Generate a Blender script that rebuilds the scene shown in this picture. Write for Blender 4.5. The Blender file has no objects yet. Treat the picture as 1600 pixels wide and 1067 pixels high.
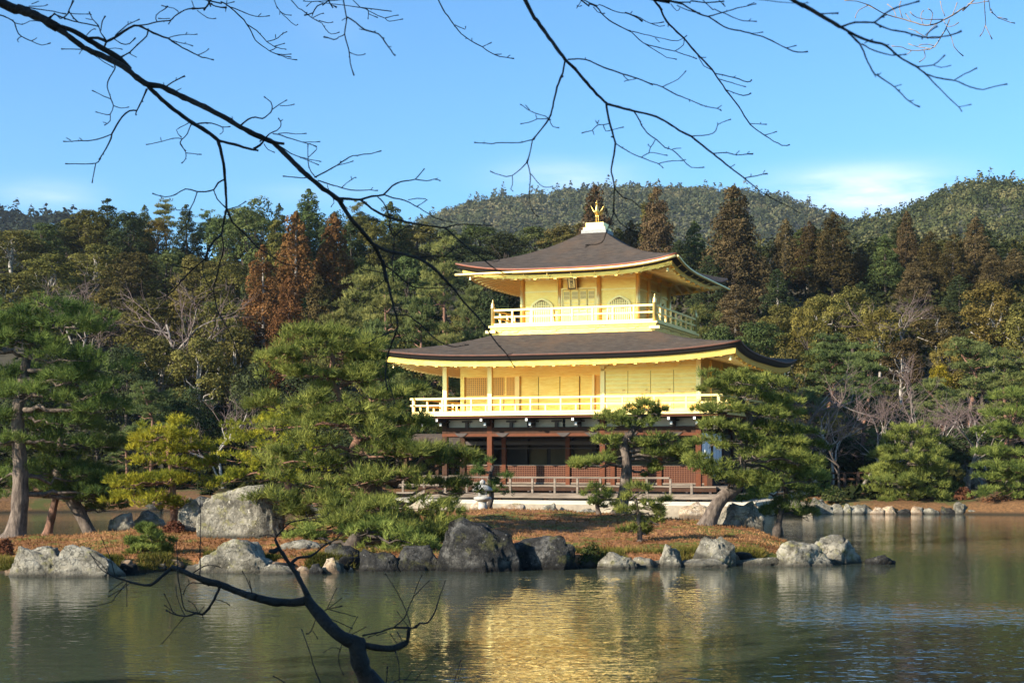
import bpy, math, random
import numpy as np
from mathutils import Vector, Matrix

scene = bpy.context.scene
COL = scene.collection
R = math.radians

# ---------------------------------------------------------------- camera
F_PX, HOR, CAM_H = 2400.0, 716.0, 2.4
cam_d = bpy.data.cameras.new("camera")
cam_d.sensor_width = 36.0
cam_d.lens = 36.0 * F_PX / 1600.0
cam_d.shift_y = (HOR - 533.5) / 1600.0
cam_d.clip_start = 0.1
cam_d.clip_end = 6000.0
cam = bpy.data.objects.new("camera", cam_d)
COL.objects.link(cam)
cam.location = (0, 0, CAM_H)
cam.rotation_euler = (R(90), 0, 0)
scene.camera = cam
cam_d.dof.use_dof = True
cam_d.dof.focus_distance = 62.0
cam_d.dof.aperture_fstop = 14.0

# ---------------------------------------------------------------- light
SUN_EL = R(25.0)
SUN_AZ = R(58.0)          # degrees to the left of straight behind the camera
sun_dir = Vector((-math.sin(SUN_AZ) * math.cos(SUN_EL), -math.cos(SUN_AZ) * math.cos(SUN_EL), math.sin(SUN_EL)))
sd = bpy.data.lights.new("sun", 'SUN')
sd.energy = 5.0
sd.angle = R(0.53)
sd.color = (1.0, 0.9, 0.74)
sun = bpy.data.objects.new("sun", sd)
COL.objects.link(sun)
sun.location = sun_dir * 60
sun.rotation_euler = sun_dir.to_track_quat('Z', 'Y').to_euler()

world = bpy.data.worlds.new("World")
scene.world = world
world.use_nodes = True
wn, wl = world.node_tree.nodes, world.node_tree.links
bg = wn["Background"]
sky = wn.new("ShaderNodeTexSky")
sky.sky_type = 'NISHITA'
sky.sun_disc = False
sky.sun_elevation = SUN_EL
# Nishita: rotation 0 puts the sun on +Y, positive turns it towards +X
sky.sun_rotation = math.atan2(sun_dir.x, sun_dir.y)
sky.altitude = 100
sky.air_density = 1.0
sky.dust_density = 0.6
sky.ozone_density = 2.0
bg.inputs[1].default_value = 0.079
tc = wn.new("ShaderNodeTexCoord")
# low banks of thin white cloud near the horizon, laid out by direction
sep = wn.new("ShaderNodeSeparateXYZ"); wl.new(tc.outputs["Generated"], sep.inputs[0])
cmap = wn.new("ShaderNodeMapping"); cmap.inputs["Scale"].default_value = (5.0, 5.0, 26.0)
wl.new(tc.outputs["Generated"], cmap.inputs[0])
cn = wn.new("ShaderNodeTexNoise"); cn.inputs["Scale"].default_value = 1.6
cn.inputs["Detail"].default_value = 7; cn.inputs["Roughness"].default_value = 0.6
wl.new(cmap.outputs[0], cn.inputs["Vector"])

def wmath(op, a, b=None, c=None):
    n = wn.new("ShaderNodeMath"); n.operation = op
    for i, v in enumerate((a, b, c)):
        if v is None: continue
        if isinstance(v, (int, float)): n.inputs[i].default_value = v
        else: wl.new(v, n.inputs[i])
    return n.outputs[0]

def cloud_bank(az_deg, el, w_az, w_el):
    d = Vector((math.sin(R(az_deg)), math.cos(R(az_deg)), 0))
    az = wmath('ARCTAN2', sep.outputs[0], sep.outputs[1])
    a = wmath('DIVIDE', wmath('SUBTRACT', az, R(az_deg)), R(w_az))
    e = wmath('DIVIDE', wmath('SUBTRACT', sep.outputs[2], math.sin(R(el))), R(w_el))
    q = wmath('ADD', wmath('MULTIPLY', a, a), wmath('MULTIPLY', e, e))
    return wmath('EXPONENT', wmath('MULTIPLY', q, -1.0))

CLOUDS = [(13.2, 9.6, 3.0, 0.7, 1.3), (2.0, 10.3, 2.2, 0.6, 0.45), (-16.8, 9.3, 1.6, 0.45, 0.4), (-7.5, 9.6, 2.0, 0.4, 0.12),
          (40, 12, 9, 2, .8), (-45, 10, 12, 2, .7), (-6.5, 15.8, 1.4, .8, .06)]
tot = None
for az_, el_, wa_, we_, k_ in CLOUDS:
    b_ = wmath('MULTIPLY', cloud_bank(az_, el_, wa_, we_), k_)
    tot = b_ if tot is None else wmath('ADD', tot, b_)
cf = wmath('MULTIPLY', tot, wmath('MULTIPLY_ADD', cn.outputs["Fac"], 3.2, -0.85))
cfc = wn.new("ShaderNodeClamp"); wl.new(cf, cfc.inputs[0]); cfc.inputs[2].default_value = 0.9
tint = wn.new("ShaderNodeMix"); tint.data_type = 'RGBA'; tint.blend_type = 'MULTIPLY'
tint.inputs[0].default_value = 1.0
wl.new(sky.outputs[0], tint.inputs[6]); tint.inputs[7].default_value = (0.59, 0.985, 1.27, 1)
SKY_TINT = tint
cmix = wn.new("ShaderNodeMix"); cmix.data_type = 'RGBA'
wl.new(cfc.outputs[0], cmix.inputs[0]); wl.new(tint.outputs[2], cmix.inputs[6])
cmix.inputs[7].default_value = (6.6, 7.2, 8.4, 1)
wl.new(cmix.outputs[2], bg.inputs[0])

vs = scene.view_settings
vs.view_transform = 'Standard'
vs.look = 'None'
vs.exposure = 1.25
vs.gamma = 1.0
cy = scene.cycles
cy.max_bounces = 7
cy.diffuse_bounces = 3
cy.glossy_bounces = 4
cy.transmission_bounces = 3
cy.transparent_max_bounces = 4
cy.volume_bounces = 0
cy.caustics_reflective = True
cy.caustics_refractive = False
cy.sample_clamp_indirect = 5.0
cy.use_denoising = True

# ---------------------------------------------------------------- helpers
def at(px, py, Y):
    return Vector(((px - 800) / F_PX * Y, Y, CAM_H - (py - HOR) / F_PX * Y))
def onz(px, py, z=0.0):
    Y = (CAM_H - z) * F_PX / (py - HOR)
    return Vector(((px - 800) / F_PX * Y, Y, z))

def tag(o, label=None, cat=None, group=None, kind=None):
    if label: o["label"] = label
    if cat: o["category"] = cat
    if group: o["group"] = group
    if kind: o["kind"] = kind
    return o
def empty(name, loc=(0, 0, 0), rz=0.0, parent=None):
    o = bpy.data.objects.new(name, None); COL.objects.link(o)
    o.location = loc; o.rotation_euler = (0, 0, rz); o.empty_display_size = 0.2
    if parent: o.parent = parent
    return o

class MB:
    def __init__(s): s.v = []; s.f = []
    def add(s, vs, fs):
        n = len(s.v); s.v += [tuple(p) for p in vs]; s.f += [tuple(i + n for i in f) for f in fs]; return s
    def box(s, x0, x1, y0, y1, z0, z1):
        return s.add([(x0,y0,z0),(x1,y0,z0),(x1,y1,z0),(x0,y1,z0),(x0,y0,z1),(x1,y0,z1),(x1,y1,z1),(x0,y1,z1)],
                     [(0,3,2,1),(4,5,6,7),(0,1,5,4),(1,2,6,5),(2,3,7,6),(3,0,4,7)])
    def bar(s, p, q, w, h, up=(0,0,1)):
        p, q = Vector(p), Vector(q); d = (q - p).normalized(); up = Vector(up)
        sd_ = d.cross(up)
        if sd_.length < 1e-4: sd_ = d.cross(Vector((1,0,0)))
        sd_.normalize(); u = sd_.cross(d)
        V = []
        for e in (p, q):
            for a, b in ((-1,-1),(1,-1),(1,1),(-1,1)): V.append(e + sd_*a*w/2 + u*b*h/2)
        return s.add(V, [(3,2,1,0),(4,5,6,7),(0,1,5,4),(1,2,6,5),(2,3,7,6),(3,0,4,7)])
    def tube(s, pts, rad, n=8, cap=True):
        pts = [Vector(p) for p in pts]
        if not hasattr(rad, '__len__'): rad = [rad]*len(pts)
        V = []; F = []; prev = None
        for i, p in enumerate(pts):
            d = (pts[min(i+1,len(pts)-1)] - pts[max(i-1,0)]).normalized()
            if prev is None:
                a = d.cross(Vector((0,0,1)));
                if a.length < 0.05: a = d.cross(Vector((1,0,0)))
            else: a = prev - d*prev.dot(d)
            a.normalize(); prev = a; b = d.cross(a)
            for k in range(n):
                t = 2*math.pi*k/n; V.append(p + (a*math.cos(t) + b*math.sin(t))*rad[i])
        for i in range(len(pts)-1):
            for k in range(n): F.append((i*n+k, i*n+(k+1)%n, (i+1)*n+(k+1)%n, (i+1)*n+k))
        if cap: F.append(tuple(range(n-1,-1,-1))); F.append(tuple((len(pts)-1)*n+k for k in range(n)))
        return s.add(V, F)
    def lathe(s, prof, c=(0,0,0), n=16):
        V = []; F = []
        for r, z in prof:
            for k in range(n):
                t = 2*math.pi*k/n; V.append((c[0]+r*math.cos(t), c[1]+r*math.sin(t), c[2]+z))
        for i in range(len(prof)-1):
            for k in range(n): F.append((i*n+k, i*n+(k+1)%n, (i+1)*n+(k+1)%n, (i+1)*n+k))
        F.append(tuple(range(n-1,-1,-1))); F.append(tuple((len(prof)-1)*n+k for k in range(n)))
        return s.add(V, F)
    def prism(s, poly, y0, y1):           # polygon in x,z extruded along y
        n = len(poly)
        V = [(x, y0, z) for x, z in poly] + [(x, y1, z) for x, z in poly]
        F = [tuple(range(n)), tuple(range(2*n-1, n-1, -1))] + [(i, i+n, (i+1)%n+n, (i+1)%n) for i in range(n)]
        return s.add(V, F)
    def grid(s, rows):                    # rows: list of equally long point lists
        n = len(rows[0]); V = [p for r in rows for p in r]
        F = [(i*n+k, i*n+k+1, (i+1)*n+k+1, (i+1)*n+k) for i in range(len(rows)-1) for k in range(n-1)]
        return s.add(V, F)
    def build(s, name, mat, parent=None, smooth=False, kind=None):
        me = bpy.data.meshes.new(name); me.from_pydata([tuple(v) for v in s.v], [], s.f)
        if smooth: me.polygons.foreach_set("use_smooth", [True]*len(me.polygons))
        me.materials.append(mat); me.update()
        o = bpy.data.objects.new(name, me); COL.objects.link(o)
        if parent: o.parent = parent
        if kind: o["kind"] = kind
        return o

def np_mesh(name, V, F, mat, smooth=False):
    V = np.asarray(V, np.float32); F = np.asarray(F, np.int32)
    me = bpy.data.meshes.new(name)
    me.vertices.add(len(V)); me.vertices.foreach_set("co", V.ravel())
    m, k = F.shape
    me.loops.add(m*k); me.loops.foreach_set("vertex_index", F.ravel())
    me.polygons.add(m); me.polygons.foreach_set("loop_start", np.arange(0, m*k, k, dtype=np.int32))
    if smooth: me.polygons.foreach_set("use_smooth", np.ones(m, dtype=bool))
    me.materials.append(mat)
    me.update(calc_edges=True); me.validate()
    return me
def link(name, me, parent=None, loc=None):
    o = bpy.data.objects.new(name, me); COL.objects.link(o)
    if parent: o.parent = parent
    if loc is not None: o.location = loc
    return o

# ---------------------------------------------------------------- materials
def mat(name, col, rough=0.6, metal=0.0, spec=0.5, var=0.0, vscale=3.0, col2=None, bump=0.0, bscale=20.0, stretch=(1,1,1), detail=5, rnd=0.0):
    m = bpy.data.materials.new(name); m.use_nodes = True
    nt = m.node_tree; N, L = nt.nodes, nt.links
    b = N["Principled BSDF"]
    b.inputs["Base Color"].default_value = (*col, 1); b.inputs["Roughness"].default_value = rough
    b.inputs["Metallic"].default_value = metal; b.inputs["Specular IOR Level"].default_value = spec
    tcn = N.new("ShaderNodeTexCoord"); mp = N.new("ShaderNodeMapping"); mp.inputs["Scale"].default_value = stretch
    L.new(tcn.outputs["Object"], mp.inputs[0])
    if col2 is not None or var:
        nz = N.new("ShaderNodeTexNoise"); nz.inputs["Scale"].default_value = vscale; nz.inputs["Detail"].default_value = detail
        nz.inputs["Roughness"].default_value = 0.65
        L.new(mp.outputs[0], nz.inputs["Vector"])
        rp = N.new("ShaderNodeValToRGB")
        c2 = col2 if col2 is not None else tuple(c*(1-var) for c in col)
        rp.color_ramp.elements[0].position = 0.35; rp.color_ramp.elements[0].color = (*c2, 1)
        rp.color_ramp.elements[1].position = 0.68; rp.color_ramp.elements[1].color = (*col, 1)
        L.new(nz.outputs["Fac"], rp.inputs[0]); L.new(rp.outputs[0], b.inputs["Base Color"])
    if bump:
        bz = N.new("ShaderNodeTexNoise"); bz.inputs["Scale"].default_value = bscale; bz.inputs["Detail"].default_value = 6
        L.new(mp.outputs[0], bz.inputs["Vector"])
        bp_ = N.new("ShaderNodeBump"); bp_.inputs["Strength"].default_value = bump; bp_.inputs["Distance"].default_value = 0.03
        L.new(bz.outputs["Fac"], bp_.inputs["Height"]); L.new(bp_.outputs[0], b.inputs["Normal"])
    return m

M = {}
M['gold'] = mat("gold_leaf", (1.0, 0.70, 0.205), 0.33, 0.84, col2=(0.90, 0.53, 0.11), vscale=2.6, stretch=(1,1,7), bump=0.22, bscale=11, detail=8)
M['gold_pale'] = mat("gold_rail", (1.0, 0.76, 0.30), 0.40, 0.65, var=0.10, vscale=4)
M['gold_seam'] = mat("gold_seam", (0.42, 0.28, 0.07), 0.6, 0.4)
M['gold_lattice'] = mat("gold_lattice", (0.80, 0.50, 0.15), 0.5, 0.55)
M['dark_hole'] = mat("lattice_backing", (0.28, 0.17, 0.06), 0.7)
def shingle_material():
    m = mat("bark_shingle", (0.086, 0.070, 0.058), 0.9, vscale=2.6, col2=(0.040, 0.032, 0.027), stretch=(1,1,8), spec=0.15, detail=9)
    N, L = m.node_tree.nodes, m.node_tree.links; b = N["Principled BSDF"]
    tcn = N.new("ShaderNodeTexCoord")
    wv = N.new("ShaderNodeTexWave"); wv.wave_type = 'BANDS'; wv.bands_direction = 'Z'; wv.wave_profile = 'SAW'; wv.inputs["Scale"].default_value = 5.5
    wv.inputs["Distortion"].default_value = 1.2; wv.inputs["Detail"].default_value = 3; wv.inputs["Detail Scale"].default_value = 2.5
    L.new(tcn.outputs["Object"], wv.inputs[0])
    rp = N.new("ShaderNodeMapRange"); rp.inputs[1].default_value = 0; rp.inputs[2].default_value = .3; rp.inputs[3].default_value = .52; rp.inputs[4].default_value = 1.0; L.new(wv.outputs["Fac"], rp.inputs[0])
    nz = N.new("ShaderNodeTexNoise"); nz.inputs["Scale"].default_value = .55; nz.inputs["Detail"].default_value = 6; nz.inputs["Roughness"].default_value = .7; L.new(tcn.outputs["Object"], nz.inputs["Vector"])
    r2 = N.new("ShaderNodeMapRange"); r2.inputs[1].default_value = .5; r2.inputs[2].default_value = .7; r2.inputs[3].default_value = 0; r2.inputs[4].default_value = .6; L.new(nz.outputs["Fac"], r2.inputs[0])
    src = b.inputs["Base Color"].links[0].from_socket
    mx = N.new("ShaderNodeMix"); mx.data_type = 'RGBA'; L.new(r2.outputs[0], mx.inputs[0]); L.new(src, mx.inputs[6]); mx.inputs[7].default_value = (.10,.062,.038,1)
    mu = N.new("ShaderNodeMix"); mu.data_type = 'RGBA'; mu.blend_type = 'MULTIPLY'; mu.inputs[0].default_value = 1; L.new(mx.outputs[2], mu.inputs[6]); L.new(rp.outputs[0], mu.inputs[7])
    L.new(mu.outputs[2], b.inputs["Base Color"])
    bp_ = N.new("ShaderNodeBump"); bp_.inputs["Strength"].default_value = .8; bp_.inputs["Distance"].default_value = .04; L.new(wv.outputs["Fac"], bp_.inputs["Height"]); L.new(bp_.outputs[0], b.inputs["Normal"])
    return m
M['shingle'] = shingle_material()
M['eave_orange'] = mat("eave_copper", (0.24, 0.060, 0.020), 0.6, var=0.4, vscale=3)
M['eave_brown'] = mat("eave_cedar_edge", (0.115, 0.036, 0.016), 0.7, var=0.5, vscale=3)
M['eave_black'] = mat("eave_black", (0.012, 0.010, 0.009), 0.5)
M['wood'] = mat("dark_timber", (0.055, 0.024, 0.012), 0.7, spec=.15, var=0.35, vscale=4, stretch=(1,1,.3))
M['wood_dark'] = mat("black_timber", (0.035, 0.018, 0.012), 0.6, var=0.3)
M['wood_red'] = mat("red_timber", (0.130, 0.040, 0.016), 0.65, spec=.15, var=0.3, vscale=5)
M['wood_grey'] = mat("weathered_deck", (0.27, 0.215, 0.165), 0.8, col2=(0.105, 0.080, 0.060), spec=.2, vscale=3, stretch=(.25,2,2), bump=.2)
M['lattice_red'] = mat("red_lattice", (0.055, 0.016, 0.009), 0.7, spec=.15)
M['lattice_line'] = mat("lattice_bar", (0.16, 0.07, 0.04), 0.7, spec=.15)
M['plaster'] = mat("white_plaster", (0.46, 0.41, 0.32), 0.8, var=0.12, vscale=2)
M['white'] = mat("white_paint", (0.85, 0.85, 0.83), 0.6)
M['paper'] = mat("shoji_paper", (0.72, 0.74, 0.76), 0.8)
M['screen'] = mat("gilt_screen", (0.15, 0.10, 0.035), 0.6, var=0.4, vscale=1.2)
M['stone_pale'] = mat("pale_embankment_stone", (0.36, 0.30, 0.215), 0.9, col2=(0.22,0.175,0.125), vscale=2.5, bump=.3, bscale=12)
M['stone_grey'] = mat("lantern_granite", (0.42, 0.41, 0.38), 0.9, var=0.4, vscale=10, bump=.3, bscale=30)
# ================================================================ pavilion
TH = 0.355
pav = empty("golden_pavilion", (4.01, 72.236, 0.0), -TH)
tag(pav, "three-storey gilded pavilion with dark shingled roofs standing on the far shore of the pond", "pavilion")

def roof_rows(A, B, a, b, z_e, z_t, up, g, nt=14, ns=28, pw=3.4):
    """closed perimeter rings from the eave (t=0) to the top (t=1)"""
    rings = []
    for it in range(nt + 1):
        t = it / nt
        ax, by = A + (a - A)*t, B + (b - B)*t
        ring = []
        cs = [(-1,-1),(1,-1),(1,1),(-1,1)]
        for e in range(4):
            x0, y0 = cs[e]; x1, y1 = cs[(e+1) % 4]
            for k in range(ns):
                s = k / ns; q = abs(2*s - 1)
                u = (x0 + (x1-x0)*s)*ax; v = (y0 + (y1-y0)*s)*by
                lift = up * q**pw * (1-t)**2.0
                ring.append(Vector((u, v, z_e + (z_t - z_e)*g(t) + lift)))
        ring.append(ring[0].copy())
        rings.append(ring)
    return rings

def make_roof(A, B, a, b, z_e, z_t, up, g, wallx, wally, z_wall, fascia_h, with_gutter, pw):
    rings = roof_rows(A, B, a, b, z_e, z_t, up, g, pw=pw)
    m = MB(); m.grid(rings)
    r = m.build("roof", M['shingle'], pav, smooth=True)
    e = rings[0]
    def inset(ring, d, dz):
        return [Vector((p.x*(A-d)/A, p.y*(B-d)/B, p.z+dz)) for p in ring]
    m = MB(); m.grid([inset(e,0.0,-0.075), inset(e,-0.012,-0.05), e]); m.build("eave_edging", M['eave_orange' if with_gutter else 'eave_brown'], r, True)
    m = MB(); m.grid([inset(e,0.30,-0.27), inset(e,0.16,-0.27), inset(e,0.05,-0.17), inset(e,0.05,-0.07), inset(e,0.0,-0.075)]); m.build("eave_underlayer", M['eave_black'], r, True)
    # gilded fascia band set back under the eave
    f0 = [Vector((p.x*(A-.24)/A, p.y*(B-.24)/B, z_e + (p.z-z_e)*0.9 - 0.262)) for p in e]
    def sh(ring, d, dz): return [Vector((p.x - math.copysign(min(abs(p.x), d*abs(p.x)/A), p.x), p.y - math.copysign(d*abs(p.y)/B, p.y), p.z+dz)) for p in ring]
    f1 = sh(f0, 0.02, -fascia_h)
    f2 = sh(f1, 0.16, 0.0); f2b = sh(f1, 0.17, 0.10)
    m = MB(); m.grid([f2b, f2, f1, f0]); m.build("eave_fascia", M['gold'], r)
    # soffit rising to the wall head
    rows = []
    for i in range(5):
        t = i/4
        rows.append([Vector((p.x*(1-t) + t*math.copysign(1,p.x)*min(abs(p.x), wallx) if abs(p.x) > wallx else p.x,
                             p.y*(1-t) + t*math.copysign(1,p.y)*min(abs(p.y), wally) if abs(p.y) > wally else p.y,
                             p.z*(1-t) + t*z_wall + 0.02)) for p in f2b])
    m = MB(); m.grid(rows); m.build("soffit", M['gold'], r)
    # rafters under the soffit, at right angles to each eave
    def zeave(x, y):
        return None
    m = MB()
    ns = len(f2b)
    def edge_z(side, s):        # height of f2b at fraction s along one side
        n = (ns-1)//4; k = side*n + s*n; i = int(min(k, ns-2)); return f2b[i].z + (f2b[i+1].z-f2b[i].z)*(k-i)
    sp = 0.42
    X, Y = abs(f2b[0].x), abs(f2b[0].y)
    n = int(2*X/sp)
    for i in range(1, n):
        s = i/n; x = -X + 2*X*s
        for side, sg in ((0,-1),(2,1)):
            ss = s if side == 0 else 1-s
            ze = edge_z(side, ss)
            ov = max(0.0, abs(x)-wallx)
            yi = sg*(wally + ov*(Y-wally)/(X-wallx) )
            tt = (Y-abs(yi))/(Y-wally)
            m.bar((x, sg*(Y-0.0), ze-0.06), (x, yi, ze*(1-tt)+z_wall*tt-0.06), 0.13, 0.17)
    n = int(2*Y/sp)
    for i in range(1, n):
        s = i/n; y = -Y + 2*Y*s
        for side, sg in ((1,1),(3,-1)):
            ss = s if side == 1 else 1-s
            ze = edge_z(side, ss)
            ov = max(0.0, abs(y)-wally)
            xi = sg*(wallx + ov*(X-wallx)/(Y-wally))
            tt = (X-abs(xi))/(X-wallx)
            m.bar((sg*X, y, ze-0.06), (xi, y, ze*(1-tt)+z_wall*tt-0.06), 0.13, 0.17)
    m.build("rafters", M['gold_pale'], r)
    # hip beams and hanging brackets of the gutter
    for sx in (-1,1):
        for sy in (-1,1):
            m = MB(); m.bar((sx*wallx, sy*wally, z_wall-0.12), (sx*(X+.02), sy*(Y+.02), f2b[0].z-0.02), 0.16, 0.20)
            m.build("hip_beam", M['gold'], r)
            wb = MB(); wb.lathe([(0.01,0),(0.05,-.03),(0.06,-.14),(0.075,-.2),(0.0,-.2)], (sx*(X-.1), sy*(Y-.1), f2b[0].z-.16), 10)
            wb.lathe([(0.006,0),(0.006,-.16)], (sx*(X-.1), sy*(Y-.1), f2b[0].z-.02), 6)
            wb.build("wind_bell", M['gold_pale'], r)
    # small blocks that stud the lower edge of the fascia
    nb = int(round(2*X/0.93))
    for side in range(4):
        L_ = X if side in (0,2) else Y
        nb = int(round(2*L_/0.93))
        for i in range(nb):
            s = (i+.5)/nb; ze = edge_z(side, s)-0.10
            m = MB()
            if side == 0: x = -X+2*X*s; m.box(x-.065,x+.065,-Y-.14,-Y+.02,ze-.05,ze+.0)
            elif side == 1: y = -Y+2*Y*s; m.box(X-.02,X+.14,y-.065,y+.065,ze-.05,ze)
            elif side == 2: x = X-2*X*s; m.box(x-.09,x+.09,Y-.02,Y+.17,ze-.07,ze)
            else: y = Y-2*Y*s; m.box(-X-.17,-X+.02,y-.09,y+.09,ze-.07,ze)
            if side in (0,1): m.build("eave_block", M['gold'], r)
    if with_gutter:
        n = (ns-1)//4
        g1 = [Vector((p.x*(A-.01)/A, -B-.07, z_e-0.15 + (p.z-z_e)*(1.0 if p.x > 0 else 0.0))) for p in e[:n+1]]
        g2 = [Vector((A+.07, p.y, z_e-0.15 + (p.z-z_e)*(1.0 if p.y < 0 else .0))) for p in e[n:2*n+1]]
        for gg in (g1, g2):
            m = MB(); m.tube(gg, 0.065, 8); m.build("gutter", M['gold_pale'], r, True)
        for p in f1[:2*n+1:3]:
            m = MB(); m.bar((p.x*1.0, p.y*1.0, p.z+.05), (p.x*(A+.05)/(A-.26), p.y*(B+.05)/(B-.26), p.z+.16), 0.02, 0.02)
            m.build("gutter_hook", M['gold_pale'], r)
    return r

up_roof = make_roof(5.1, 5.1, 0.59, 0.59, 10.80, 12.92, 0.40, lambda t: 0.62*t + 0.38*t**2.4, 2.75, 2.75, 10.98, 0.17, True, 3.2)
lo_roof = make_roof(8.2, 6.65, 3.82, 3.82, 6.92, 8.0, 0.36, lambda t: 0.72*t + 0.28*t*t, 5.92, 4.3, 6.93, 0.24, False, 3.6)

# finial pedestal and phoenix
pd_ = MB(); pd_.box(-.60,.60,-.60,.60,12.88,13.07); base = pd_.build("roof_cap", M['stone_grey'], pav)
m = MB(); m.box(-.53,.53,-.53,.53,13.07,13.20); m.box(-.43,.43,-.43,.43,13.20,13.42); ped = m.build("finial_pedestal", M['gold_pale'], pav)
def phoenix():
    m = MB()
    m.lathe([(0.17,0),(0.17,.03),(0.12,.06)], (0,0,13.42), 14)
    for s in (-1,1):
        m.tube([(s*.05,0,13.48),(s*.055,.02,13.62),(s*.05,-.01,13.74),(s*.06,.02,13.86)], [.02,.018,.022,.05], 8)
        m.tube([(s*.05,-.0,13.49),(s*.06,-.1,13.47)], [.016,.008], 6); m.tube([(s*.05,0,13.49),(s*.1,-.06,13.47)], [.014,.006], 6)
    # body, neck, head as one swept surface
    m.tube([(0,.16,13.84),(0,.10,13.86),(0,.0,13.92),(0,-.07,14.02),(0,-.09,14.12),(0,-.07,14.22),(0,-.06,14.30),(0,-.08,14.36),(0,-.12,14.40),(0,-.17,14.39),(0,-.22,14.36)],
           [.03,.07,.115,.10,.065,.045,.04,.05,.06,.03,.006], 12)
    m.tube([(0,-.10,14.44),(0,-.06,14.50),(0,.0,14.52)], [.02,.016,.006], 6)
    # raised wings: a leading arm with separate feather blades swept back
    for s in (-1,1):
        arm = [(s*.06,.0,13.96),(s*.14,.02,13.98),(s*.20,.03,14.06),(s*.27,.04,14.18),(s*.36,.05,14.34)]
        m.tube(arm, [.045,.036,.028,.020,.006], 8)
        for k in range(8):
            t = .1 + .11*k; i = min(int(t*4),3); f = t*4-i
            p = Vector(arm[i])*(1-f)+Vector(arm[i+1])*f
            q = p + Vector((s*(.02+.02*k/8), .18+.015*k, -.13+.02*k))
            m.bar(p, p*.45+q*.55, .04, .010, (0,1,.4)); m.bar(p*.45+q*.55, q, .024, .008, (0,1,.4))
    # tail plumes held low behind the body
    for k in range(5):
        a = (k-2)*.10
        m.tube([(a*.2,.12,13.86),(a*.5,.26,13.88),(a*.9,.40,13.98),(a*1.1,.48,14.08-abs(a)*.3)], [.02,.026,.022,.005], 6)
    return m.build("phoenix_finial", M['gold'], pav, True)
phoenix()

def column(x, y, z0, z1, r, mt, parent=None, sq=False):
    m = MB()
    if sq: m.box(x-r, x+r, y-r, y+r, z0, z1)
    else: m.lathe([(r,z0),(r,z1)], (x,y,0), 14)
    return m.build("column", mt, parent or pav, not sq)

# ---------------------------------------------------------------- third storey
Z3 = 8.42
w3 = empty("third_storey", parent=pav); w3.name = "top_storey"
for k, (ax, sg) in enumerate((('y',-1),('y',1),('x',1),('x',-1))):
    m = MB(); 
    if ax == 'y': m.box(-2.70,2.70, sg*2.68-.03, sg*2.68+.03, Z3, 11.0)
    else: m.box(sg*2.68-.03, sg*2.68+.03, -2.645,2.645, Z3, 11.0)
    m.build("wall", M['gold'], w3)
for x in (-2.75,-.92,.92,2.75):
    for y in (-2.75,-.92,.92,2.75):
        if max(abs(x),abs(y)) > 2.7: 
            column(x, y, Z3, 10.62, .105, M['gold_pale'], w3)
            # bearing block and bracket arms
            m = MB(); m.box(x-.17,x+.17,y-.17,y+.17,10.62,10.74); m.box(x-.22,x+.22,y-.22,y+.22,10.74,10.80)
            sx = math.copysign(1,x) if abs(x)>2.7 else 0; sy = math.copysign(1,y) if abs(y)>2.7 else 0
            m.bar((x,y,10.86),(x+sx*.5,y+sy*.5,10.90),.12,.12); m.bar((x-(.4 if sx==0 else 0),y-(.4 if sy==0 else 0),10.86),(x+(.4 if sx==0 else 0.01),y+(.4 if sy==0 else 0.01),10.86),.12,.12)
            m.build("bracket", M['gold'], w3)
# tie beams round the storey
m = MB()
for z, h in ((10.52,.10),(9.98,.07),(8.50,.10)):
    for sg in (-1,1):
        m.box(-2.70,2.70, sg*2.745-.03*sg-.03, sg*2.745-.03*sg+.03, z, z+h)
        m.box(sg*2.715-.03, sg*2.715+.03, -2.68,2.68, z, z+h)
m.build("tie_beam", M['gold_pale'], w3)

def bell_outline(w, h, n=10):
    # cusped bell arch: straight jambs that flare, rounded shoulders, small point
    pts = [(-w*.54,0),(-w*.50,h*.35),(-w*.49,h*.58)]
    for k in range(n+1):
        t = k/n; a = math.pi*(1-t)*1.0
        x = math.cos(a)*w*.49; z = h*.58 + math.sin(a)**.85*h*.36 + (h*.06*max(0,1-abs(t-.5)/.18))
        pts.append((x,z))
    pts += [(w*.49,h*.58),(w*.50,h*.35),(w*.54,0)]
    return pts
def bell_window(cx, face):
    o = empty("bell_window", parent=w3)
    W, H = .98, 1.12
    rot = {'s':0, 'e':math.pi/2}[face]
    o.location = ((cx,-2.745,8.52) if face == 's' else (2.745, cx, 8.52)); o.rotation_euler = (0,0,rot)
    out = bell_outline(W,H); outer = bell_outline(W+.17,H+.09)
    m = MB(); n = len(out)
    V = [(x,-.05,z) for x,z in out]+[(x,-.05,z) for x,z in outer]+[(x,.03,z) for x,z in out]+[(x,.03,z) for x,z in outer]
    F = []
    for i in range(n-1): F += [(i,i+1,n+i+1,n+i),(2*n+i,2*n+i+1,i+1,i),(n+i,n+i+1,3*n+i+1,3*n+i)]
    m.add(V,F); m.build("frame", M['gold_pale'], o)
    m = MB(); m.prism(out[::-1], 0.024, 0.028); m.build("backing", M['dark_hole'], o)
    m = MB()
    def top(x):
        x = abs(x)/(W*.49); return H*.58 + (max(0,1-x*x)**.5)**.85*H*.36
    for k in range(11):
        x = -W*.44 + W*.88*k/10
        m.box(x-.026,x+.026,-.03,0.005,0.0,top(x)-.005)
    for z in (.03,.34,.62,.82): 
        hw = W*.48 if z < .7 else W*.48*math.sqrt(max(0.05,1-((z-.62)/.42)**2))
        m.box(-hw,hw,-.026,0.008,z,z+.035)
    m.build("lattice", M['plaster'] if False else M['gold_pale'], o)
for cx in (-1.80,1.88): bell_window(cx,'s')
for cx in (1.75,): bell_window(cx,'e')
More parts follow.
